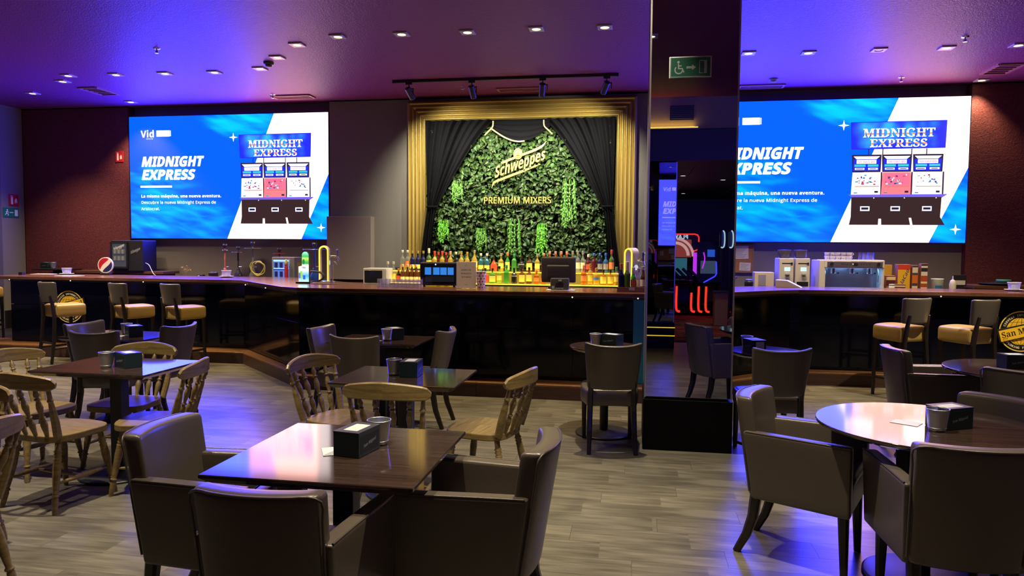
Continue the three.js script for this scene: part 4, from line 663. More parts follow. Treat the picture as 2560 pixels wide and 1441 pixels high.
{
  const u = (key, x, label) => bottle(key, [x, 1.2165, -10.64 + rr(-.01, .01)], label, UP), l = (key, x, label, z = -10.34) => bottle(key, [x, 1.0535, z + rr(-.01, .01)], label, LO);
  u('clearGold', -3.49, 'clear bottle with white stopper at the left end of the upper step'); u('clearWhite', -3.41, 'clear bottle with orange label, second on the upper step');
  [-3.33, -3.245, -3.16].forEach((x, i) => u('navyGold', x, `${nth[i]} of three dark blue gold-capped bottles on the upper step`));
  u('whiteCap', -3.07, 'tall olive bottle with long cream cap above the black oven'); u('redYellow', -2.98, 'left yellow bottle with red cap above the black oven'); u('redYellow', -2.86, 'right yellow bottle with red cap above the black oven'); u('wineRed', -2.92, 'slim dark red bottle between two red-capped yellow bottles'); u('wineRed', -2.80, 'slim dark red bottle left of the pink-capped bottle'); u('pinkYellow', -2.73, 'yellow bottle with pink cap above the black oven');
  u('darkCream', -2.645, 'dark bottle with cream cap above the oven right half'); u('goldYellow', -2.56, 'yellow bottle with gold cap above the oven right half'); u('pourer', -2.47, 'yellow bottle with cream label next to the big silver-capped bottle'); u('bigSilver', -2.36, 'big yellow bell-shaped bottle with silver cap above the oven edge');
  u('teal', -2.26, 'left of two teal bottles behind the white notice'); u('teal', -2.165, 'right of two teal bottles behind the white notice'); u('orangeRound', -2.06, 'round orange bottle on the upper step above the dotted cup'); u('yellowSilver', -1.95, 'square yellow-labelled bottle with silver cap on the upper step'); u('ginGreen', -1.85, 'green square bottle with orange cap and yellow label'); u('greenSquare', -1.75, 'square green bottle with green stopper on the upper step'); u('blackShort', -1.64, 'short black bottle with silver band on the upper step'); u('brownYellow', -1.52, 'square brown bottle with wide yellow label on the upper step');
  u('yellowSilver', -1.40, 'square yellow bottle with silver cap just left of the till screen'); u('orangeTall', -1.30, 'orange bottle at the left edge of the till screen');
  [-1.215, -1.13, -1.045, -.96].forEach((x, i) => u('pinkCap', x, `${nth[i]} of four pink caps showing above the till screen`)); [-.875, -.80, -.725].forEach((x, i) => u('silverCap', x, `${nth[i]} of three silver caps showing above the till screen`));
  u('redWhite', -.645, 'red bottle with white cap right of the till screen'); u('blueCap', -.56, 'dark red bottle with blue cap on the upper step'); u('darkBlueCap', -.475, 'navy bottle with blue cap on the upper step'); u('blueGlass', -.39, 'light blue bottle with blue cap on the upper step');  u('redTall', -.305, 'tall olive bottle with red cap near the right beer tap');
  l('clearNet', -3.62, 'left of two clear yellow-filled bottles at the display end'); l('clearNet', -3.53, 'right of two clear yellow-filled bottles at the display end'); l('blackMini', -3.45, 'small black bottle beside the row of brown rum bottles');
  [-3.385, -3.315, -3.245, -3.175, -3.105].forEach((x, i) => l('rumDark', x, `${nth[i]} of five brown bottles with cream labels left of the oven`));
  l('orangeRound', -2.13, 'round orange bottle on the lower step behind the dotted cup'); l('greenLabel', -2.02, 'square green bottle with yellow label on the lower step'); l('lime', -1.92, 'lime yellow bottle with black cap on the lower step'); l('greenSquare', -1.81, 'square green bottle on the lower step'); l('blackShort', -1.70, 'short black bottle with silver band on the lower step'); l('brownYellow', -1.585, 'square brown bottle with wide yellow label on the lower step'); l('diamond', -1.48, 'brown bottle with diamond yellow label on the lower step'); l('amberBox', -1.37, 'square amber bottle left of the till screen'); l('amberBox', -1.27, 'square amber bottle half behind the till screen');
  l('orangeTall', -.69, 'orange bottle on the lower step right of the till screen'); l('goldYellow', -.60, 'yellow bottle with gold cap on the lower step'); l('star', -.51, 'yellow bottle with blue band on the lower step'); l('hex', -.41, 'left of two six-sided amber bottles with yellow labels'); l('hex', -.31, 'right of two six-sided amber bottles with yellow labels'); l('greenCap', -.225, 'yellow bottle with green cap at the right end of the lower step');
  for (const b of protos.values()) void b;
}
// ---------- things on the bar ----------
{ // beer bottles in the wooden tray
  const t = thing('bottle_tray', 'open wooden tray of beer and wine bottles beside the pillar', 'tray', [-.005, CH, -7.84]);
  part('bottom', box(.31, .012, .16, 0, .007, 0), mat.trayWood, t); part('side', box(.31, .05, .014, 0, .026, .08), mat.trayWood, t); part('side', box(.31, .05, .014, 0, .026, -.08), mat.trayWood, t); part('end', box(.014, .05, .146, -.148, .026, 0), mat.trayWood, t); part('end', box(.014, .05, .146, .148, .026, 0), mat.trayWood, t); part('card', box(.06, .03, .002, .0, .035, .089), mat.paper, t);
  const g = 'bottles in the wooden tray', y = CH + .014, kinds = [[{ glass: G.navy, cap: C.orange, capH: .07, label: null, h: .29, r: .032 }, -.115, 'dark blue wine bottle with orange neck in the wooden tray'], [{ glass: G.olive, cap: C.cream, capH: .13, label: null, h: .31, r: .033 }, -.05, 'green sparkling wine bottle with cream foil in the wooden tray'], [{ glass: G.green, cap: C.white, capH: .07, label: C.red, h: .25, r: .028 }, .015, 'green beer bottle with red label in the wooden tray'], [{ glass: G.clear, cap: C.silver, label: C.cream, h: .24, r: .027 }, .07, 'clear beer bottle in the wooden tray'], [{ glass: G.brown, cap: C.silver, label: C.white, h: .26, r: .029 }, .118, 'brown beer bottle with white label at the right end of the tray']];
  for (const [s, x, label] of kinds) { const b = makeBottle(s); b.position.set(-.005 + x, y, -7.84 + (x > .1 ? .02 : -.01)); b.userData.label = label; b.userData.group = g; }
}
const A4 = (lines, sizes) => canvasTex(512, 724, (c, w, h) => { c.fillStyle = '#d9d8d6'; c.fillRect(0, 0, w, h); c.fillStyle = '#5d5a5c'; c.textAlign = 'center'; lines.forEach(([s, y, z, f]) => { c.font = (f || 'bold') + ` ${z}px sans-serif`; c.fillText(s, w / 2, y); }); });
{ const t = thing('notice_stand', 'white upright notice reading JARRA DE REBUJITO 10 EUROS', 'sign', [-1.845, CH, -7.9], .06); part('panel', soft(.222, .30, .006, .002, [1, 1, 1]).translate(0, .152, 0), M([.75, .75, .74], .3), t); part('print', new THREE.PlaneGeometry(.21, .29).translate(0, .152, .0035), M([1, 1, 1], .6, { map: A4([['JARRA DE', 240, 62], ['REBUJITO', 340, 62], ['10 EUROS', 440, 62], ['~ * ~', 120, 50], ['♥', 590, 70], ['terraza', 640, 26]]) }), t); part('foot', box(.22, .006, .07, 0, .003, 0), mat.clear, t); }
{ const t = thing('table_oven', 'black mini oven with a blue reflection imitated on its glass door', 'oven', [-2.235, CH, -8.28], .02); part('case', soft(.44, .27, .3, .012, [1, 1, 1]).translate(0, .152, 0), mat.black, t); part('door', soft(.43, .25, .012, .006, [1, 1, 1]).translate(0, .15, .154), M([.01, .01, .02], .06), t); part('window', box(.34, .17, .004, .02, .145, .162), M([.02, .03, .06], .04), t); for (const [x, w] of [[-.12, .075], [-.02, .075], [.065, .075], [.15, .07]]) part('glow_reflection', box(w, .085, .002, x, .185, .1655), glow([.02, .22, .75]), t, 'blue reflection put on the glass as a glowing patch'); part('lamp', new THREE.SphereGeometry(.008, 10, 8).translate(-.03, .262, .162), glow([1.5, 2, 6]), t); for (const x of [-.18, .18]) part('foot', cyl(.014, .018, x, .009, .11, 12), mat.black, t); }  // glowing patches imitate a blue reflection on the window; nothing shines inside
{ const t = thing('microwave_oven', 'white microwave oven beside the lit bottles', 'microwave', [-3.72, 1.01, -10.2], .0); part('case', soft(.36, .24, .3, .015, [1, 1, 1]).translate(0, .13, 0), M([.62, .58, .48], .4), t); part('door', soft(.27, .175, .01, .006, [1, 1, 1]).translate(-.02, .13, .153), M([.02, .02, .03], .1), t); part('control_panel', box(.05, .19, .006, .15, .13, .152), mat.whitePlastic, t); part('foot', [cyl(.012, .012, -.14, .005, .1, 10)], mat.black, t); part('foot', [cyl(.012, .012, .14, .005, .1, 10)], mat.black, t); }
{ const t = thing('dotted_cup', 'white paper cup with purple dots', 'cup', [-1.685, CH, -7.95]); const dots = canvasTex(256, 256, (c, w, h) => { c.fillStyle = '#e6dcea'; c.fillRect(0, 0, w, h); c.fillStyle = '#6a2f78'; for (let i = 0; i < 8; i++) for (let j = 0; j < 6; j++) { c.beginPath(); c.arc((i + (j % 2) / 2) * 32 + 8, j * 43 + 20, 9, 0, 7); c.fill(); } }); part('wall', new THREE.CylinderGeometry(.058, .042, .19, 32, 1, true).translate(0, .096, 0), M([1, 1, 1], .5, { map: dots, side: THREE.DoubleSide }), t); part('rim', new THREE.TorusGeometry(.058, .003, 8, 32).rotateX(Math.PI / 2).translate(0, .191, 0), mat.whitePlastic, t); part('bottom', cyl(.042, .004, 0, .004, 0, 32), mat.whitePlastic, t); part('straws', [0, 1, 2].map((i) => cyl(.004, .2, -.01 + .012 * i, .13, .005 * i, 8).rotateZ(-.12 + .05 * i)), mat.black, t); }
{ // stacked glasses
  const g0 = lathe([[.001, .006], [.0165, .006], [.02, .1], [.0215, .1], [.018, .002], [.001, 0]], 18); let f; let k = 0; const gm = M([.9, .9, .97], .04, { phys: true, transmission: .93, thickness: 0, ior: 1.5 });
  for (let i = 0; i < 11; i++) for (let j = 0; j < 2; j++) { const x = -2.80 + i * .043 * 1.0 + j * .012, z = -7.93 - j * .1, l = `${nth[i]} tumbler from the left in the ${j ? 'rear' : 'front'} row of upturned glasses`; const p = [-2.86 + i * .0775 * .62, CH, z]; void x; if (i % 2 === j % 2 || true) { const q = [-2.86 + i * .0465 + j * .02, CH + .1, -7.86 - j * .05 + (i % 3) * .004]; void p; if (!f) { f = thing('tumbler', l, 'glass', q, 0, 'upturned tumblers left of the oven'); part('glass', g0.clone().rotateX(Math.PI), gm, f); } else copy(f, q, 0, l); k++; } }
}
{ // till screen seen from behind and receipt printer
  const t = thing('till_screen', 'black till screen seen from behind', 'monitor', [-.845, CH, -8.3]); part('housing', soft(.40, .30, .05, .02, [6, 6, 2], (q) => { if (q.z < 0) { q.x *= 1; } }).rotateX(.12).translate(0, .215, 0), M([.045, .042, .05], .5), t); part('back_cover', soft(.27, .16, .05, .02, [4, 4, 2]).rotateX(.12).translate(0, .19, .035), M([.03, .028, .035], .5), t); part('grille', box(.33, .03, .004, 0, 0, 0).rotateX(.12).translate(0, .33, .037), M([.16, .16, .17], .5), t); part('neck', soft(.12, .12, .05, .01, [1, 1, 1]).translate(0, .08, -.01), mat.black, t); part('foot', soft(.22, .018, .2, .006, [1, 1, 1]).translate(0, .01, 0), mat.black, t);
  const p = thing('receipt_printer', 'black receipt printer on a white paper before the till screen', 'printer', [-.79, CH + .004, -7.93], .04); const s = polyShape([[-.1, 0], [.1, 0], [.085, .11], [.07, .13], [-.06, .13], [-.085, .12]]); part('case', soft(.20, .125, .16, .012, [2, 6, 2], (q) => { const k = (q.y + .0625) / .125; q.z *= 1 - .25 * k; q.x *= 1 + .03 * (1 - k); }).translate(0, .066, 0), M([.035, .04, .042], .4), p); void s; part('slot', box(.085, .045, .003, 0, .055, .077).translate(0, 0, -.002), mat.black, p); part('sticker', box(.03, .03, .002, -.07, .03, .0815), M([.45, .5, .5], .5), p); part('badge', box(.036, .018, .002, .005, .105, .068), mat.paper, p); part('strip', box(.09, .008, .002, 0, .02, .0815), M([.4, .42, .42], .5), p);
  single('paper_sheet', soft(.31, .003, .22, .001, [1, 1, 1]).translate(-.78, CH + .0016, -7.93), mat.paper, 'white sheet of paper under the receipt printer', 'paper');
}
// beer taps
function archTap(x, z, y, ry, label) {
  const t = thing('beer_tap', label, 'beer tap', [x, y, z], ry), W = .052, H = .46, R = W;
  const pts = [[-W, .02, 0], [-W, H - R, 0]]; for (let i = 1; i < 12; i++) { const a = Math.PI - i * Math.PI / 12; pts.push([Math.cos(a) * R, H - R + Math.sin(a) * R, 0]); } pts.push([W, H - R, 0], [W, .02, 0]);
  const curve = (o, n) => pts.map(([a, b, c]) => [a * (1 + o / W), b + (b > H - R ? o * (b - H + R) / R : 0), c + n]);
  part('arch', sweep(curve(0, 0), [[.026, .11]], [0, 0, 1], .3), M([.6, .57, .66], .35), t);
  part('light_tube', tube(curve(0, .06), .0085, 50, 8), glow([1.7, 1.15, .03]), t, 'yellow light tube');
  part('base', lathe([[.001, .024], [.13, .02], [.14, .012], [.14, 0], [.001, 0]], 32).scale(1, 1, .6), mat.chrome, t);
  part('spout', [tube([[W + .02, H * .72, 0], [W + .07, H * .73, 0], [W + .12, H * .71, 0]], .014, 12, 10), tube([[W + .12, H * .71, 0], [W + .125, H * .66, 0], [W + .135, H * .6, 0]], .009, 10, 8)], mat.chrome, t);
  part('handle', lathe([[.001, 0], [.012, .004], [.01, .03], [.017, .07], [.015, .09], [.001, .096]], 16).translate(W + .115, H * .73, 0), M([.08, .06, .3], .3), t);
  part('badge', cyl(.03, .008, 0, 0, 0, 28).rotateX(Math.PI / 2).rotateY(Math.PI / 2).translate(W + .014, H * .55, 0), glow([.55, .6, .65]), t);
  return t;
}
archTap(-3.93, -8.78, CH, .25, 'arched beer tap with a bright yellow light tube at the bar bend');
archTap(-.01, -8.2, CH, -.75, 'pale arched beer tap with a yellow light tube behind the wooden tray');
{ const t = thing('beer_tap', 'pale beer tap column at the left edge of the pillar', 'beer tap', [.15, CH, -8.25]); part('column', soft(.06, .42, .07, .02, [2, 6, 2]).translate(0, .21, 0), M([.5, .48, .56], .35), t); part('badge', cyl(.028, .008, 0, .24, .037, 24).translate(0, 0, 0), glow([.5, .55, .6]), t); part('handle', soft(.022, .13, .022, .006, [1, 2, 1]).translate(0, .48, 0), C.cream, t); }
{ // glowing bottle-shaped beer light
  const t = thing('beer_light', 'glowing green and white beer advertising light at the bar bend', 'lamp', [-4.04, CH, -8.42]);
  const tex = canvasTex(256, 512, (c, w, h) => { const g = c.createLinearGradient(0, 0, 0, h); g.addColorStop(0, '#9fe8d0'); g.addColorStop(.16, '#3fae62'); g.addColorStop(.22, '#b8e05a'); g.addColorStop(.38, '#2f9a4e'); g.addColorStop(.45, '#f4f0dc'); g.addColorStop(.62, '#d7e3e0'); g.addColorStop(.8, '#4aa5d8'); g.addColorStop(1, '#c9f0f4'); c.fillStyle = g; c.fillRect(0, 0, w, h); c.fillStyle = '#1c7a3c'; c.beginPath(); c.ellipse(128, 170, 30, 44, 0, 0, 7); c.fill(); c.fillStyle = '#2b55c8'; c.fillRect(110, 400, 60, 70); c.fillStyle = '#8fc43a'; c.fillRect(40, 330, 50, 120); c.fillStyle = '#6a56c8'; c.fillRect(8, 360, 40, 90); c.fillStyle = '#22304e'; c.font = 'bold 44px sans-serif'; c.textAlign = 'center'; c.fillText('1906', 128, 285); });
  const face = new THREE.Shape(); face.moveTo(-.06, 0); face.lineTo(.075, 0); face.lineTo(.075, .33); face.absarc(.03, .33, .045, 0, Math.PI); face.lineTo(-.015, .2); face.lineTo(-.06, .19); face.closePath();
  const fg = new THREE.ShapeGeometry(face, 16), uv = fg.attributes.uv; for (let i = 0; i < uv.count; i++) uv.setXY(i, (uv.getX(i) + .06) / .135, uv.getY(i) / .375);
  part('case', plate(face, .04, .003).translate(0, .02, -.02), mat.black, t); part('lit_face', fg.translate(0, .02, .0235), new THREE.MeshStandardMaterial({ color: 0x050505, emissive: 0xffffff, emissiveMap: tex, emissiveIntensity: 1.5 }), t); part('base', soft(.19, .022, .1, .006, [1, 1, 1]).translate(.005, .011, 0), mat.black, t);
  const l = new THREE.RectAreaLight(lin(.5, .95, 1), 2.2, .12, .32); l.position.set(-4.03, CH + .2, -8.36); l.lookAt(-4.03, CH + .2, 0); scene.add(l);
}
{ const t = thing('faucet', 'slim chrome swan-neck faucet beside the lit beer tap', 'faucet', [-3.74, CH, -8.6]); part('pipe', tube([[0, .01, 0], [0, .2, 0], [.0, .25, .0], [.02, .27, 0], [.045, .25, 0], [.05, .23, 0]], .007, 30, 10), mat.chrome, t); part('base', cyl(.025, .012, 0, .006, 0, 20), mat.chrome, t); const d = thing('drip_tray', 'flat steel drip tray before the lit beer tap', 'tray', [-3.74, CH, -8.35]); part('tray', soft(.3, .012, .14, .004, [1, 1, 1]).translate(0, .007, 0), mat.steel, d); for (let i = 0; i < 6; i++) part('slot', box(.012, .002, .11, -.11 + i * .044, .0142, 0), mat.black, d); }
// water pipes
function shisha(x, z, y, h, col, label, plate0 = .1, kind = 0) {
  const t = thing('water_pipe', label, 'water pipe', [x, y, z]); const m = Array.isArray(col) ? M(col, .25) : col;
  part('vase', lathe([[.001, 0], [.06, 0], [.068, .02], [.06, .07], [.035, .12], [.02, .16], [.024, .175], [.001, .175]], 24), kind ? glassM(col, .5) : m, t);
  part('stem', lathe([[.001, .175], [.02, .18], [.012, .2], [.012, h * .55], [.02, h * .58], [.012, h * .62], [.01, h * .86], [.001, h * .86]], 16), m, t);
  part('plate', lathe([[.001, h * .8], [plate0, h * .815], [plate0 * 1.02, h * .83], [.001, h * .815]], 28), kind ? m : mat.steel, t);
  part('bowl', lathe([[.001, h * .86], [.012, h * .86], [.03, h * .93], [.032, h], [.001, h * .98]], 18), mat.black, t);
  part('port', cyl(.009, .05, .0, 0, 0, 10).rotateZ(Math.PI / 2).translate(.04, .19, 0), mat.chrome, t);
  return t;
}
shisha(-6.5, -10.72, 1.04, .56, [.62, .16, .17], 'pink water pipe on the back counter under the left video wall', .045);
shisha(-6.33, -10.82, 1.04, .52, [.03, .03, .06], 'black water pipe right behind the pink one', .1);
shisha(-6.08, -10.84, 1.04, .6, [.3, .32, .35], 'clear glass water pipe left of the yellow hose', .13, 1);
shisha(-5.62, -10.84, 1.04, .5, [.35, .05, .07], 'red water pipe right of the yellow hose', .1, 1);
shisha(-4.14, -8.95, CH, .51, [.05, .16, .6], 'blue water pipe with a wide blue plate beside the lit beer tap', .15, 1);
single('hose', tube(Array.from({ length: 34 }, (_, i) => { const a = 2.2 + i * .38, r = .105 + .004 * (i % 3); return [-5.88 + Math.cos(a) * r + .0024 * i - .04, 1.235 + Math.sin(a) * r - .001 * i, -10.66 + .002 * i]; }), .011, 200, 8), M([.48, .46, .06], .5), 'coiled yellow water pipe hose leaning on the back counter', 'hose');
single('hose', tube(Array.from({ length: 22 }, (_, i) => { const a = -1.2 + i * .52; return [-3.98 + Math.cos(a) * .15, CH + .085 + Math.sin(a) * (.07 - .0006 * i), -8.56 + .012 * Math.sin(i) + .002 * i]; }), .008, 140, 8), mat.black, 'black looped hose lying before the lit beer tap', 'hose');
// fridges, sign, small things on the left
{ const t = thing('drinks_fridge', 'black tabletop drinks fridge with a glass door and a slanted white logo', 'fridge', [-8.13, 1.146, -10.72], .02); part('case', soft(.56, .5, .36, .01, [1, 1, 1]).translate(0, .252, 0), M([.008, .008, .012], .55), t); part('door_frame', [box(.31, .03, .02, -.13, .06, .19), box(.31, .03, .02, -.13, .46, .19), box(.03, .4, .02, -.27, .26, .19), box(.03, .4, .02, .01, .26, .19)], mat.black, t); part('door_glass', box(.25, .37, .004, -.13, .26, .188), glow([.045, .05, .06], { roughness: .1 }), t); for (const y of [.17, .28, .37]) part('shelf', box(.24, .006, .004, -.13, y, .192), mat.steel, t); for (let i = 0; i < 6; i++) part('can', cyl(.028, .07, -.2 + (i % 3) * .07, .21 + Math.floor(i / 3) * .11, .195, 14).scale(1, 1, 1).translate(0, 0, -.008), M([.2, .22, .26], .4), t);
  const lg = (s, w) => { const g = letters('Schweppes', .05, fontSerif, w, .002), p = g.attributes.position; for (let i = 0; i < p.count; i++) p.setY(i, p.getY(i) + p.getX(i) * .4); return g; }; part('logo', lg(1, .19).translate(-.225, .33, .197), M([.5, .52, .56], .5), t); part('logo', lg(1, .17).translate(.07, .28, .181), M([.22, .24, .3], .5), t); part('handle', box(.012, .12, .02, -.285, .3, .2), mat.chrome, t); }
{ const t = thing('round_sign', 'round red white and blue drinks sign standing on the left bar wing', 'sign', [-8.0, CH, -9.9], .1); const tex = canvasTex(256, 256, (c, w) => { c.fillStyle = '#e8e4e8'; c.fillRect(0, 0, w, w); c.save(); c.translate(128, 128); c.rotate(-.62); c.beginPath(); c.arc(0, 0, 116, 0, 7); c.clip(); c.fillStyle = '#b41f2e'; c.beginPath(); c.moveTo(-130, -130); c.lineTo(130, -130); c.lineTo(130, -60); c.bezierCurveTo(60, -10, -20, -70, -130, 20); c.fill(); c.fillStyle = '#18206e'; c.beginPath(); c.moveTo(-130, 130); c.lineTo(130, 130); c.lineTo(130, 0); c.bezierCurveTo(40, 60, -40, 10, -130, 74); c.fill(); c.restore(); }); part('disc', cyl(.122, .024, 0, 0, 0, 48).rotateX(Math.PI / 2).translate(0, .15, 0), mat.whitePlastic, t); part('print', new THREE.CircleGeometry(.12, 48).translate(0, .15, .0125), M([1, 1, 1], .4, { map: tex }), t); part('foot', soft(.15, .03, .07, .008, [1, 1, 1]).translate(0, .016, 0), mat.black, t); }
{ const t = thing('counter_fridge', 'small grey counter fridge with bright blue-lit shelves', 'fridge', [-5.38, 1.04, -10.66], .0); const sh = M([.22, .22, .25], .4); part('case', soft(.38, .36, .34, .012, [1, 1, 1]).translate(0, .182, 0), sh, t); part('window', box(.27, .3, .004, -.03, .175, .171), glow([.1, .2, .75]), t); part('window_light', box(.25, .02, .004, -.03, .305, .175), glow([.7, 1.4, 2.2]), t); part('window_light', box(.25, .014, .004, -.03, .185, .175), glow([.5, 1.0, 1.8]), t); part('frame', [box(.02, .32, .01, -.165, .175, .174), box(.02, .32, .01, .115, .175, .174)], M([.3, .42, .55], .4), t); part('shelf', box(.25, .01, .008, -.03, .165, .176), mat.black, t); for (let i = 0; i < 6; i++) part('can', cyl(.03, .085, -.115 + (i % 3) * .085, .235 - Math.floor(i / 3) * .14, .16, 14).translate(0, 0, .0), M([.03, .04, .3], .3), t); part('side_print', box(.003, .22, .16, .1915, .17, .0), M([.45, .3, .06], .5), t); 
  const b = thing('tall_can', 'tall red bottle with yellow top standing before the lit counter fridge', 'bottle', [-5.29, 1.04, -10.42]); part('body', lathe([[.001, 0], [.03, 0], [.032, .02], [.03, .19], [.02, .24], [.014, .26], [.001, .26]], 18), mat.red, b); part('top', lathe([[.001, .24], [.026, .242], [.026, .29], [.016, .31], [.016, .33], [.001, .33]], 18), C.yellow, b); }
function tub(x, y, z, label) { const t = thing('plastic_tub', label, 'tub', [x, y, z], .1, 'clear plastic tubs on plates'); part('plate', lathe([[.001, .004], [.07, .004], [.1, .02], [.102, .018], [.07, 0], [.001, 0]], 32), mat.whitePlastic, t); part('wall', lathe([[.05, .012], [.068, .1], [.07, .1], [.052, .01], [.001, .008]], 28), M([.75, .76, .85], .15, { phys: true, transmission: .7, thickness: 0 }), t); part('rim', new THREE.TorusGeometry(.069, .003, 6, 28).rotateX(Math.PI / 2).translate(0, .1, 0), mat.whitePlastic, t); part('sachets', soft(.06, .05, .06, .012, [2, 2, 2]).translate(0, .04, 0), mat.paper, t); }
tub(-8.55, CH, -9.75, 'clear tub of sachets on a white plate at the left bar end'); tub(-5.85, CH, -9.68, 'clear tub on a white plate next to the bend of the bar'); tub(4.42, CH, -9.3, 'clear tub on a white plate at the right photo edge');
single('menu_card', soft(.34, .004, .2, .001, [1, 1, 1]).translate(-8.2, CH + .0022, -9.4), mat.paper, 'white menu sheet lying on the left bar wing', 'paper');
single('menu_card', soft(.3, .006, .2, .001, [1, 1, 1]).rotateY(.2).translate(-9.0, CH + .0032, -9.8), C.cream, 'cream menu lying at the far left end of the bar', 'menu');
{ const t = thing('flower_vase', 'small vase of dried twigs on the back counter', 'vase', [-7.2, 1.04, -10.72]); part('vase', lathe([[.001, 0], [.03, 0], [.035, .04], [.02, .08], [.024, .09]], 18), mat.clear, t); seed = 91; part('twigs', Array.from({ length: 12 }, () => { const a = rr(0, 6.3), r = rr(.03, .08); return tube([[0, .03, 0], [Math.cos(a) * r * .4, .1, Math.sin(a) * r * .4], [Math.cos(a) * r, rr(.13, .2), Math.sin(a) * r]], .002, 8, 4); }), M([.28, .2, .08], .8), t); part('blooms', Array.from({ length: 10 }, () => { const a = rr(0, 6.3), r = rr(.02, .08); return new THREE.IcosahedronGeometry(.009, 1).translate(Math.cos(a) * r, rr(.12, .2), Math.sin(a) * r); }), M([.5, .3, .06], .8), t); }
{ const t = thing('socket_box', 'black socket box with a white plug on the back counter', 'socket', [-6.93, 1.04, -10.72]); part('box', soft(.1, .06, .08, .006, [1, 1, 1]).translate(0, .031, 0), mat.black, t); part('plug', cyl(.014, .02, 0, 0, 0, 14).rotateX(Math.PI / 2).translate(-.015, .035, .045), mat.whitePlastic, t); part('cable', tube([[-.015, .035, .055], [-.03, .0, .075], [-.06, .004, .06], [-.1, .004, .02]], .004, 20, 6), mat.whitePlastic, t); }
{ const t = thing('ice_pot', 'round black pot with a chrome rim on the back counter', 'pot', [-6.70, 1.04, -10.7]); part('pot', lathe([[.001, 0], [.05, 0], [.072, .04], [.075, .085], [.068, .1], [.001, .095]], 28), mat.black, t); part('rim', new THREE.TorusGeometry(.07, .004, 8, 30).rotateX(Math.PI / 2).translate(0, .098, 0), mat.chrome, t); }
single('power_cable', tube([[-7.9, 1.3, -10.62], [-7.78, 1.25, -10.6], [-7.72, 1.17, -10.58], [-7.66, 1.10, -10.56], [-7.6, 1.05, -10.6]], .006, 30, 6), mat.whitePlastic, 'white power cable hanging from the black drinks fridge', 'cable');
// ---------- right wing things ----------
{ const t = thing('cork_board', 'cork notice board with pinned papers right of the pillar', 'notice board', [1.44, 1.44, WZ - .1]); part('board', box(.62, .40, .02, 0, 0, 0), M([1, 1, 1], .9, { map: corkMap }), t); part('frame', [box(.64, .018, .03, 0, .2, .004), box(.64, .018, .03, 0, -.2, .004), box(.018, .4, .03, -.31, 0, .004), box(.018, .4, .03, .31, 0, .004)], M([.25, .14, .09], .5), t); const notes = canvasTex(128, 128, (c, w, h) => { c.fillStyle = '#cfccc6'; c.fillRect(0, 0, w, h); c.fillStyle = '#8b8890'; for (let i = 0; i < 9; i++) c.fillRect(12, 14 + i * 12, 60 + (i * 37) % 46, 4); }); const pm = M([1, 1, 1], .8, { map: notes }); for (const [x, y, w, h, r] of [[.14, .09, .21, .19, .03], [.2, -.12, .16, .12, -.04], [-.2, .0, .12, .14, .05]]) { const g = new THREE.BoxGeometry(w, h, .002).rotateZ(r).translate(x, y, .0125); part('paper', g, pm, t); } }
function grinder(x, label) { const t = thing('coffee_grinder', label, 'coffee grinder', [x, 1.02, -10.42], .02, 'white coffee grinders'); part('case', soft(.19, .42, .3, .012, [1, 2, 1]).translate(0, .23, 0), M([.55, .53, .56], .4), t); part('display', box(.075, .055, .003, .01, .29, .151), glow([.7, 1.1, 1.0]), t); part('control_bar', box(.12, .012, .003, .0, .37, .151), mat.black, t); part('knob', cyl(.014, .012, 0, 0, 0, 16).rotateX(Math.PI / 2).translate(.065, .37, .154), mat.black, t); part('spout', [box(.055, .018, .04, .012, .225, .165), box(.006, .05, .006, -.002, .195, .17), box(.006, .05, .006, .012, .195, .17), box(.006, .05, .006, .026, .195, .17)], M([.4, .4, .42], .4), t); part('tray_opening', box(.15, .075, .004, 0, .085, .151), mat.black, t); part('hopper', lathe([[.06, .44], [.085, .46], [.09, .55], [.088, .55], [.083, .462], [.06, .444]], 24), M([.25, .22, .3], .1, { phys: true, transmission: .7, thickness: 0 }), t); part('beans', cyl(.07, .05, 0, .475, 0, 20), M([.03, .015, .01], .6), t); part('lid', lathe([[.001, .556], [.088, .552], [.09, .548], [.001, .549]], 24), mat.black, t); }
grinder(2.06, 'left of two white coffee grinders with lit displays'); grinder(2.27, 'right of two white coffee grinders with lit displays');
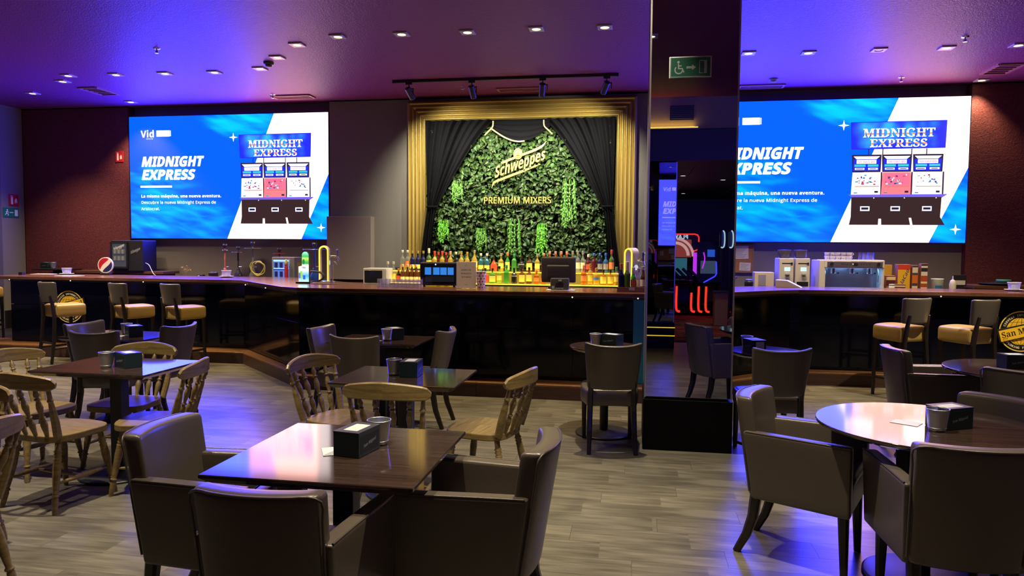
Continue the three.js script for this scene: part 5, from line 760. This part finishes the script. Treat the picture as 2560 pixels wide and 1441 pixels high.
{ const t = thing('espresso_machine', 'steel espresso machine with blue lights and cups on top', 'espresso machine', [2.88, 1.02, -10.42], .02); const st = M([.4, .38, .5], .28, { metalness: .85 }), w = M([.58, .56, .58], .35);
  part('back_panel', soft(.72, .36, .2, .01, [1, 1, 1]).translate(.03, .21, -.12), st, t); part('side', soft(.08, .4, .42, .01, [1, 1, 1]).translate(-.37, .22, -.02), w, t); part('side', soft(.03, .4, .42, .01, [1, 1, 1]).translate(.4, .22, -.02), w, t); part('top_panel', soft(.76, .11, .4, .014, [1, 1, 1]).translate(.03, .37, .0), w, t); part('fascia', soft(.7, .075, .012, .005, [1, 1, 1]).translate(.035, .367, .2), st, t); part('badge', box(.05, .035, .004, .045, .365, .2075), mat.black, t); for (let i = 0; i < 11; i++) if (i !== 5) part('button', cyl(.005, .004, 0, 0, 0, 10).rotateX(Math.PI / 2).translate(-.13 + i * .035, .37, .208), i === 4 ? glow([2, 2, 2.4]) : mat.steel, t); for (const x of [-.26, .33]) part('knob', cyl(.02, .02, 0, 0, 0, 20).rotateX(Math.PI / 2).translate(x, .37, .214), mat.black, t);
  for (const x of [-.2, .04, .26]) { part('group_head', [cyl(.035, .04, x, .29, .06, 20)], mat.chrome, t); part('portafilter', [cyl(.036, .03, x, .255, .06, 20), cyl(.011, .14, 0, 0, 0, 12).rotateX(1.35).translate(x + .02, .235, .16)], mat.chrome, t); } for (const x of [-.32, .36]) part('steam_wand', tube([[x, .31, .1], [x, .24, .14], [x - .01, .13, .15]], .006, 16, 8), mat.chrome, t);
  for (let i = 0; i < 6; i++) part('work_light', box(.02, .004, .02, -.2 + i * .1, .316, .1), glow([1.2, 2.6, 4.5]), t, 'blue work light'); part('drip_tray', soft(.74, .05, .34, .008, [1, 1, 1]).translate(.03, .03, .04), st, t); part('foot', cyl(.02, .02, -.33, .006, .15, 12), mat.black, t); part('foot', cyl(.02, .02, .37, .006, .15, 12), mat.black, t);
  const l = new THREE.RectAreaLight(lin(.25, .6, 1), 16, .6, .05); l.position.set(2.92, 1.334, -10.31); l.lookAt(2.92, 0, -10.35); scene.add(l);
  const cup = lathe([[.001, .004], [.024, .004], [.034, .05], [.036, .05], [.027, 0], [.001, 0]], 20); let f; const P = [[2.62, 0], [2.62, 1], [2.69, 0], [2.69, 1], [2.76, 0], [2.76, 1], [2.83, 0], [2.83, 1], [2.9, 0], [2.9, 1]];
  P.forEach(([x, k], i) => { const lab = `${k ? 'upper' : 'lower'} white cup of the ${nth[i >> 1]} pair on the espresso machine`; const p = [x - .02, 1.447 + k * .047, -10.36]; if (!f) { f = thing('coffee_cup', lab, 'cup', p, 0, 'white cups on the espresso machine'); part('cup', cup, C.white, f); part('handle', new THREE.TorusGeometry(.014, .004, 6, 14).translate(.042, .028, 0), C.white, f); part('print', new THREE.CylinderGeometry(.0325, .0295, .026, 8, 1, true, -.3, .6).translate(0, .027, 0), mat.black, f); } else copy(f, p, (i % 3) * .3 - .2, lab); });
  const glass = lathe([[.001, .006], [.026, .006], [.035, .1], [.037, .1], [.029, 0], [.001, 0]], 18); let g1; [[3.06, 0], [3.13, 0], [3.2, .0], [3.095, .075], [3.165, .075]].forEach(([x, z], i) => { const lab = `${nth[i]} clear glass on the right end of the espresso machine`; const p = [x, 1.447, -10.46 + z]; if (!g1) { g1 = thing('tumbler', lab, 'glass', p, 0, 'clear glasses on the espresso machine'); part('glass', glass, mat.clear, g1); } else copy(g1, p, 0, lab); });
}
{ const t = thing('milk_carafe', 'dark jug with steel lid left of the white scale', 'jug', [1.58, 1.04 - .02, -10.3]); part('body', lathe([[.001, 0], [.055, 0], [.06, .1], [.05, .13], [.001, .13]], 24), mat.black, t); part('lid', lathe([[.001, .15], [.045, .145], [.052, .128], [.001, .128]], 24), mat.steel, t);
  const s = thing('wedge_box', 'sloping white box on the right bar wing before the grinders', 'box', [1.92, CH, -9.38], -.3); const sh = polyShape([[-.15, 0], [.15, 0], [-.02, .085], [-.15, .09]]); part('case', plate(sh, .16, .004).translate(0, 0, -.08), M([.6, .58, .58], .4), s);
  const b = thing('storage_box', 'cream storage box with a clear front left of the grinders', 'box', [1.80, 1.02, -10.5]); part('box', soft(.26, .24, .2, .01, [1, 1, 1]).translate(0, .122, 0), M([.58, .52, .44], .5), b); part('window', box(.1, .15, .003, -.03, .13, .1015), M([.25, .25, .3], .15), b);
  const w = thing('tap', 'chrome tap behind the counter next to the pillar', 'faucet', [1.33, 1.02, -10.3]); part('pipe', tube([[0, 0, 0], [0, .1, 0], [.04, .14, 0], [.09, .17, 0]], .011, 20, 8), mat.chrome, w); part('base', cyl(.025, .02, 0, .008, 0, 16), mat.chrome, w); }
const packTex = (bg, stripes, word, col) => canvasTex(128, 192, (c, w, h) => { c.fillStyle = bg; c.fillRect(0, 0, w, h); for (const [y, hh, f] of stripes) { c.fillStyle = f; c.fillRect(0, y, w, hh); } if (word) { c.fillStyle = col; c.save(); c.translate(w / 2 + 8, h / 2 + 20); c.rotate(-1.0); c.font = 'bold 46px sans-serif'; c.textAlign = 'center'; c.fillText(word, 0, 0); c.restore(); } });
function pack(x, z, w, h, d, tex, label, name = 'carton', y = 1.02) { const t = thing(name, label, 'box', [x, y, z], 0, 'packets on the right back counter'); part('carton', soft(w, h, d, .004, [1, 1, 1]).translate(0, h / 2, 0), M([.3, .12, .06], .6), t); part('front_print', new THREE.PlaneGeometry(w - .008, h - .008).translate(0, h / 2, d / 2 + .001), M([1, 1, 1], .6, { map: tex }), t); }
pack(3.40, -10.38, .12, .22, .16, packTex('#4a1712', [[10, 40, '#cfc0a0'], [120, 30, '#8a6a3a']]), 'dark red box of sachets beside the espresso machine'); pack(3.44, -10.6, .11, .36, .1, packTex('#b8902c', [[0, 60, '#b8902c']]), 'tall ochre box behind the dark red sachet box');
pack(3.60, -10.48, .16, .37, .12, packTex('#d8ac1c', [[0, 36, '#c23a1c'], [170, 22, '#6a1f12']], 'ColaCao', '#2a3a8c'), 'tall yellow cocoa box with a red top'); pack(3.74, -10.46, .075, .36, .075, packTex('#3f3a4c', [[14, 40, '#cfcabd'], [70, 60, '#c86a20'], [150, 20, '#cfcabd']]), 'tall brown and orange tin beside the cocoa box'); pack(3.845, -10.44, .085, .38, .085, packTex('#d6d2c8', [[0, 12, '#1b1b24'], [26, 26, '#1b2036'], [80, 80, '#a8471c'], [120, 14, '#e0cfa0']]), 'tall tin with white top and brick-red lower half'); pack(3.48, -10.26, .15, .11, .1, packTex('#5a1a18', [[20, 40, '#d0c4b0']]), 'low red box before the cocoa box'); 
{ const j = thing('spice_jar', 'small white jar with blue lid before the cocoa box', 'jar', [3.38, 1.02, -10.2]); part('jar', lathe([[.001, 0], [.034, 0], [.036, .09], [.001, .09]], 20), C.white, j); part('lid', lathe([[.001, .115], [.034, .112], [.036, .088], [.001, .088]], 20), M([.25, .35, .5], .5), j);
  const b = thing('plastic_bucket', 'pale green plastic bucket with a blue label on the right back counter', 'bucket', [4.01, 1.02, -10.4]); part('bucket', lathe([[.001, 0], [.062, 0], [.074, .17], [.077, .175], [.077, .185], [.001, .185]], 28), M([.5, .58, .52], .45), b); part('label', new THREE.CylinderGeometry(.069, .0655, .06, 20, 1, true, -.7, 1.4).translate(0, .065, 0), M([.04, .18, .45], .5), b);
  const s = thing('squeeze_bottle', 'white squeeze bottle on the right back counter', 'bottle', [4.2, 1.02, -10.4]); part('body', lathe([[.001, 0], [.036, 0], [.04, .02], [.042, .11], [.03, .16], [.012, .175], [.001, .175]], 22), C.white, s); part('nozzle', lathe([[.001, .175], [.011, .175], [.004, .225], [.001, .225]], 14), C.white, s); part('band', new THREE.CylinderGeometry(.0405, .039, .03, 22, 1, true).translate(0, .03, 0), M([.3, .06, .07], .5), s);
  const f = thing('photo_stand', 'small dark framed card standing at the right end of the back counter', 'frame', [4.34, 1.02, -10.55], -.12); part('frame', soft(.17, .15, .014, .004, [1, 1, 1]).translate(0, .16, 0), mat.black, f); part('card', box(.14, .06, .003, 0, .13, .0085), M([.5, .5, .5], .6), f); part('stand', box(.1, .09, .06, 0, .045, -.01), mat.black, f);
  const c = thing('round_tin', 'flat green tin on a dark tray at the right red wall', 'tin', [4.93, 1.15, -10.65]); part('tin', lathe([[.001, .045], [.085, .045], [.09, .038], [.09, .002], [.001, 0]], 28), M([.05, .3, .2], .4), c);
  const d = thing('serving_tray', 'dark round tray on the right side shelf', 'tray', [4.85, 1.121, -10.62]); part('tray', lathe([[.001, .008], [.2, .01], [.235, .027], [.24, .024], [.205, 0], [.001, 0]], 40), M([.03, .03, .06], .25), d); part('rim', new THREE.TorusGeometry(.237, .003, 6, 48).rotateX(Math.PI / 2).translate(0, .0265, 0), mat.iron, d);
  const sg = lathe([[.001, .004], [.02, .004], [.026, .06], [.028, .06], [.022, 0], [.001, 0]], 14); let s1; [[-.05, 0, 'leftmost'], [.02, .02, 'front'], [.09, 0, 'rightmost'], [.0, -.06, 'rear']].forEach(([x, z, w]) => { const lab = `${w} of four small glasses by the framed card`, q = [4.31 + x, 1.02, -10.32 + z]; if (!s1) { s1 = thing('small_glass', lab, 'glass', q, 0, 'small glasses by the framed card'); part('glass', sg, mat.clear, s1); } else copy(s1, q, 0, lab); }); }
// ---------- signs on the left ----------
const extTex = canvasTex(128, 160, (c, w, h) => { c.fillStyle = '#a81622'; c.fillRect(0, 0, w, h); c.fillStyle = '#e4d6d4'; c.fillRect(26, 44, 28, 92); c.beginPath(); c.arc(40, 44, 14, Math.PI, 0); c.fill(); c.fillRect(20, 18, 34, 8); c.fillRect(76, 70, 14, 50); c.beginPath(); c.moveTo(104, 60); c.quadraticCurveTo(70, 30, 96, 110); c.lineTo(110, 120); c.fill(); });
{ const t = thing('fire_sign', 'red fire extinguisher sign on the red wall beside the left video wall', 'sign', [-8.58, 3.06, WZ + .004]); part('board', soft(.15, .18, .006, .002, [1, 1, 1]), mat.red, t); part('print', new THREE.PlaneGeometry(.145, .175).translate(0, 0, .0036), M([1, 1, 1], .5, { map: extTex }), t); }
{ const t = thing('fire_sign', 'red fire extinguisher sign on the grey wall at the far left edge', 'sign', [-10.443, 2.32, -10.78], Math.PI / 2); part('board', soft(.2, .2, .006, .002, [1, 1, 1]), mat.red, t); part('print', new THREE.PlaneGeometry(.195, .195).translate(0, 0, .0036), M([1, 1, 1], .5, { map: extTex }), t); }
{ const t = thing('exit_sign', 'green running-man exit sign on the grey wall at the far left edge', 'sign', [-10.443, 2.11, -10.72], Math.PI / 2); const tex = canvasTex(256, 128, (c, w, h) => { c.fillStyle = '#12745c'; c.fillRect(0, 0, w, h); c.fillStyle = c.strokeStyle = '#dfeee8'; c.lineWidth = 12; c.beginPath(); c.arc(66, 30, 12, 0, 7); c.fill(); c.beginPath(); c.moveTo(62, 44); c.lineTo(52, 76); c.lineTo(30, 100); c.moveTo(52, 76); c.lineTo(80, 88); c.lineTo(78, 112); c.moveTo(40, 60); c.lineTo(62, 50); c.lineTo(88, 64); c.stroke(); c.fillRect(104, 58, 60, 12); c.fillRect(186, 22, 52, 90); }); part('board', soft(.32, .16, .006, .002, [1, 1, 1]), M([.02, .2, .14], .5), t); part('print', new THREE.PlaneGeometry(.312, .152).translate(0, 0, .0036), M([1, 1, 1], .5, { map: tex }), t); }
// ---------- the gaming hall behind, seen in the pillar mirror ----------
{
  const red = glow([3.2, .12, .06]), blueN = glow([.15, .2, 3.4]), violet = glow([1.6, .1, 2.4]), white = glow([1.2, 1.8, 2.0]);
  const t = thing('roulette_machine', 'roulette machine with red neon tubes, seen in the pillar mirror', 'gaming machine', [.55, 0, 6.4]);
  part('table', lathe([[.001, .9], [.85, .87], [.95, .82], [.9, .74], [.6, .7], [.55, .08], [.001, .06]], 32).translate(.2, 0, .3), mat.blackGloss, t); part('screen', box(1.45, .42, .05, .1, 1.59, -.1), glow([.6, .1, .05]), t); part('screen_graphic', [new THREE.TorusGeometry(.3, .035, 8, 40, 1.6).translate(.45, 1.42, -.13), new THREE.TorusGeometry(.42, .03, 8, 40, 1.5).translate(.45, 1.4, -.13)], glow([1.6, .9, .8]), t);
  part('marquee', box(1.9, .44, .08, .1, 1.73, -.02), mat.black, t); const ring = []; for (const [x, y] of [[-.8, 1.93], [.9, 1.93], [.97, 1.91], [1.0, 1.85], [1.0, 1.62], [.97, 1.56], [.9, 1.53], [-.8, 1.53]]) ring.push([x, y, -.09]); part('neon_frame', sweep(ring, [[.03, .03]], [0, 0, 1], .3), red, t); part('title', letters('PLAYROULETTE', .09, fontSansB, .95, .01).rotateY(Math.PI).translate(.74, 1.82, -.1), white, t);
  for (const x of [.48, .83, 1.0, 1.17, 1.65]) part('neon_leg', tube([[x, x === .83 || x > 1.6 ? .55 : .7, -.4], [x, .2, -.4], [x + .02, .12, -.4], [x + .09, .1, -.4]], .026, 24, 8), red, t); part('neon_rim', sweep([[-.2, .8, -.5], [.36, .8, -.5], [.46, .74, -.45]], [[.025, .025]]), red, t); for (const x of [.65, 1.08]) part('column', box(.25, .7, .2, x, .37, -.2), mat.blackGloss, t);
  part('light_column', cyl(.045, .55, .91, 1.22, -.2, 16), violet, t); part('counter_glow', box(.9, .42, .02, .28, 1.15, -.12), glow([.06, .3, .34]), t); for (let i = 0; i < 5; i++) part('seat_back', soft(.07, .36, .05, .02, [1, 2, 1]).rotateZ(.8).translate(.3 + i * .14, 1.0, -.6), mat.black, t);
  const s = thing('slot_machine', 'slot machine edged with blue neon, seen in the pillar mirror', 'gaming machine', [1.85, 0, 6.1]); part('cabinet', box(.6, .78, .5, -.06, .4, .25), mat.blackGloss, s); part('display', box(.36, .3, .04, -.08, 1.15, .05), glow([.1, .16, .22]), s); part('top_display', box(.17, .17, .04, -.02, 1.48, .05), glow([.05, .25, 1.4]), s); part('cabinet_top', box(.55, .95, .3, -.06, 1.27, .25), mat.black, s); part('neon_edge', sweep([[.1, 1.28, .0], [.11, 1.0, -.02], [.07, .94, -.04], [-.2, .8, -.2]], [[.03, .03]], [0, 0, 1], .3), blueN, s); part('stem_light', tube([[-.2, 1.5, .0], [-.17, 1.35, .0], [-.22, 1.12, 0]], .016, 16, 6), violet, s);
  for (const [x, k] of [[2.02, 'left'], [2.21, 'right']]) { const p = thing('lit_column', `${k} of two pale lit columns, seen in the pillar mirror`, 'lamp', [x, 0, 5.6], 0, 'pale lit columns in the hall'); part('post', cyl(.03, 1.62, 0, .81, 0, 12), mat.iron, p); part('shade', cyl(.075, .36, 0, 1.8, 0, 24), M([.05, .12, .14], .15), p); part('lamp_edge', tube([[-.04, 1.62, -.078], [.0, 1.61, -.08], [.03, 1.65, -.08], [.03, 1.95, -.08], [.0, 2.0, -.08]], .014, 24, 8), white, p); }
  const w = thing('low_partition', 'ochre partition lit by a lamp, seen in the pillar mirror', 'partition', [1.82, 0, 4.0]); part('panel', soft(.27, .68, .3, .01, [1, 1, 1]).translate(0, .34, 0), M([.5, .28, .05], .6), w); part('cap', box(.3, .03, .34, 0, .695, 0), mat.black, w);
  const lamps = [[.9, 2.6, .8], [1.75, 3.5, 1.2], [2.6, 5.2, .6], [1.2, 7, .6], [.2, 4.6, .5]]; lamps.forEach(([x, z, k], i) => { const d = thing('hall_downlight', nth[i] + ' round downlight of the low hall ceiling, counted from the pillar mirror', 'downlight', [x, 2.95, z], 0, 'hall downlights'); part('trim', lathe([[.05, -.004], [.075, -.006], [.08, 0]], 24), mat.steel, d); part('lens', lathe([[.001, -.002], [.05, -.003]], 20), glow([4, 3.4, 2.6], { side: THREE.DoubleSide }), d); const l = new THREE.SpotLight(lin(1, .8, .55), 8 * k, 0, .7, .8); l.position.set(x, 2.93, z); l.target.position.set(x, 0, z); l.shadow.radius = 2; scene.add(l, l.target); void i; });
  for (const [x, y, z, c, k, w] of [[1.5, .6, 5.93, [1, .06, .03], 7, 1.3], [1.46, .93, 6.05, [.6, .1, 1], 6, .1]]) { const l = new THREE.RectAreaLight(lin(...c), k, w, .06); l.position.set(x, y, z); l.lookAt(x, 0, z + .01); scene.add(l); }
  const v = thing('air_grille', 'dark air grille in the ceiling bulkhead, seen in the pillar mirror', 'vent', [.70, 3.66, .088]); part('frame', box(.36, .22, .02), mat.black, v); for (let i = 0; i < 7; i++) part('slat', box(.33, .008, .02, 0, -.085 + i * .028, -.012), M([.06, .06, .08], .5), v);
  const y = thing('light_strip', 'yellow light strip along the bulkhead bottom, seen in the pillar mirror', 'light strip', [-1.5, 3.44, .086]); part('strip', box(4.9, .016, .016), glow([3, 2, .06]), y); part('channel', box(4.9, .03, .012, 0, .0, .012), mat.steel, y); const l2 = new THREE.RectAreaLight(lin(1, .62, .06), 40, 4.8, .03); l2.position.set(-1.5, 3.455, .05); l2.lookAt(-1.5, 5, .35); scene.add(l2);
}
// ---------- finish ----------
scene.traverse((o) => { if (o.isMesh) { o.castShadow = true; o.receiveShadow = true; } if (o.isSpotLight || o.isPointLight) o.castShadow = true; });
renderer.render(scene, camera);
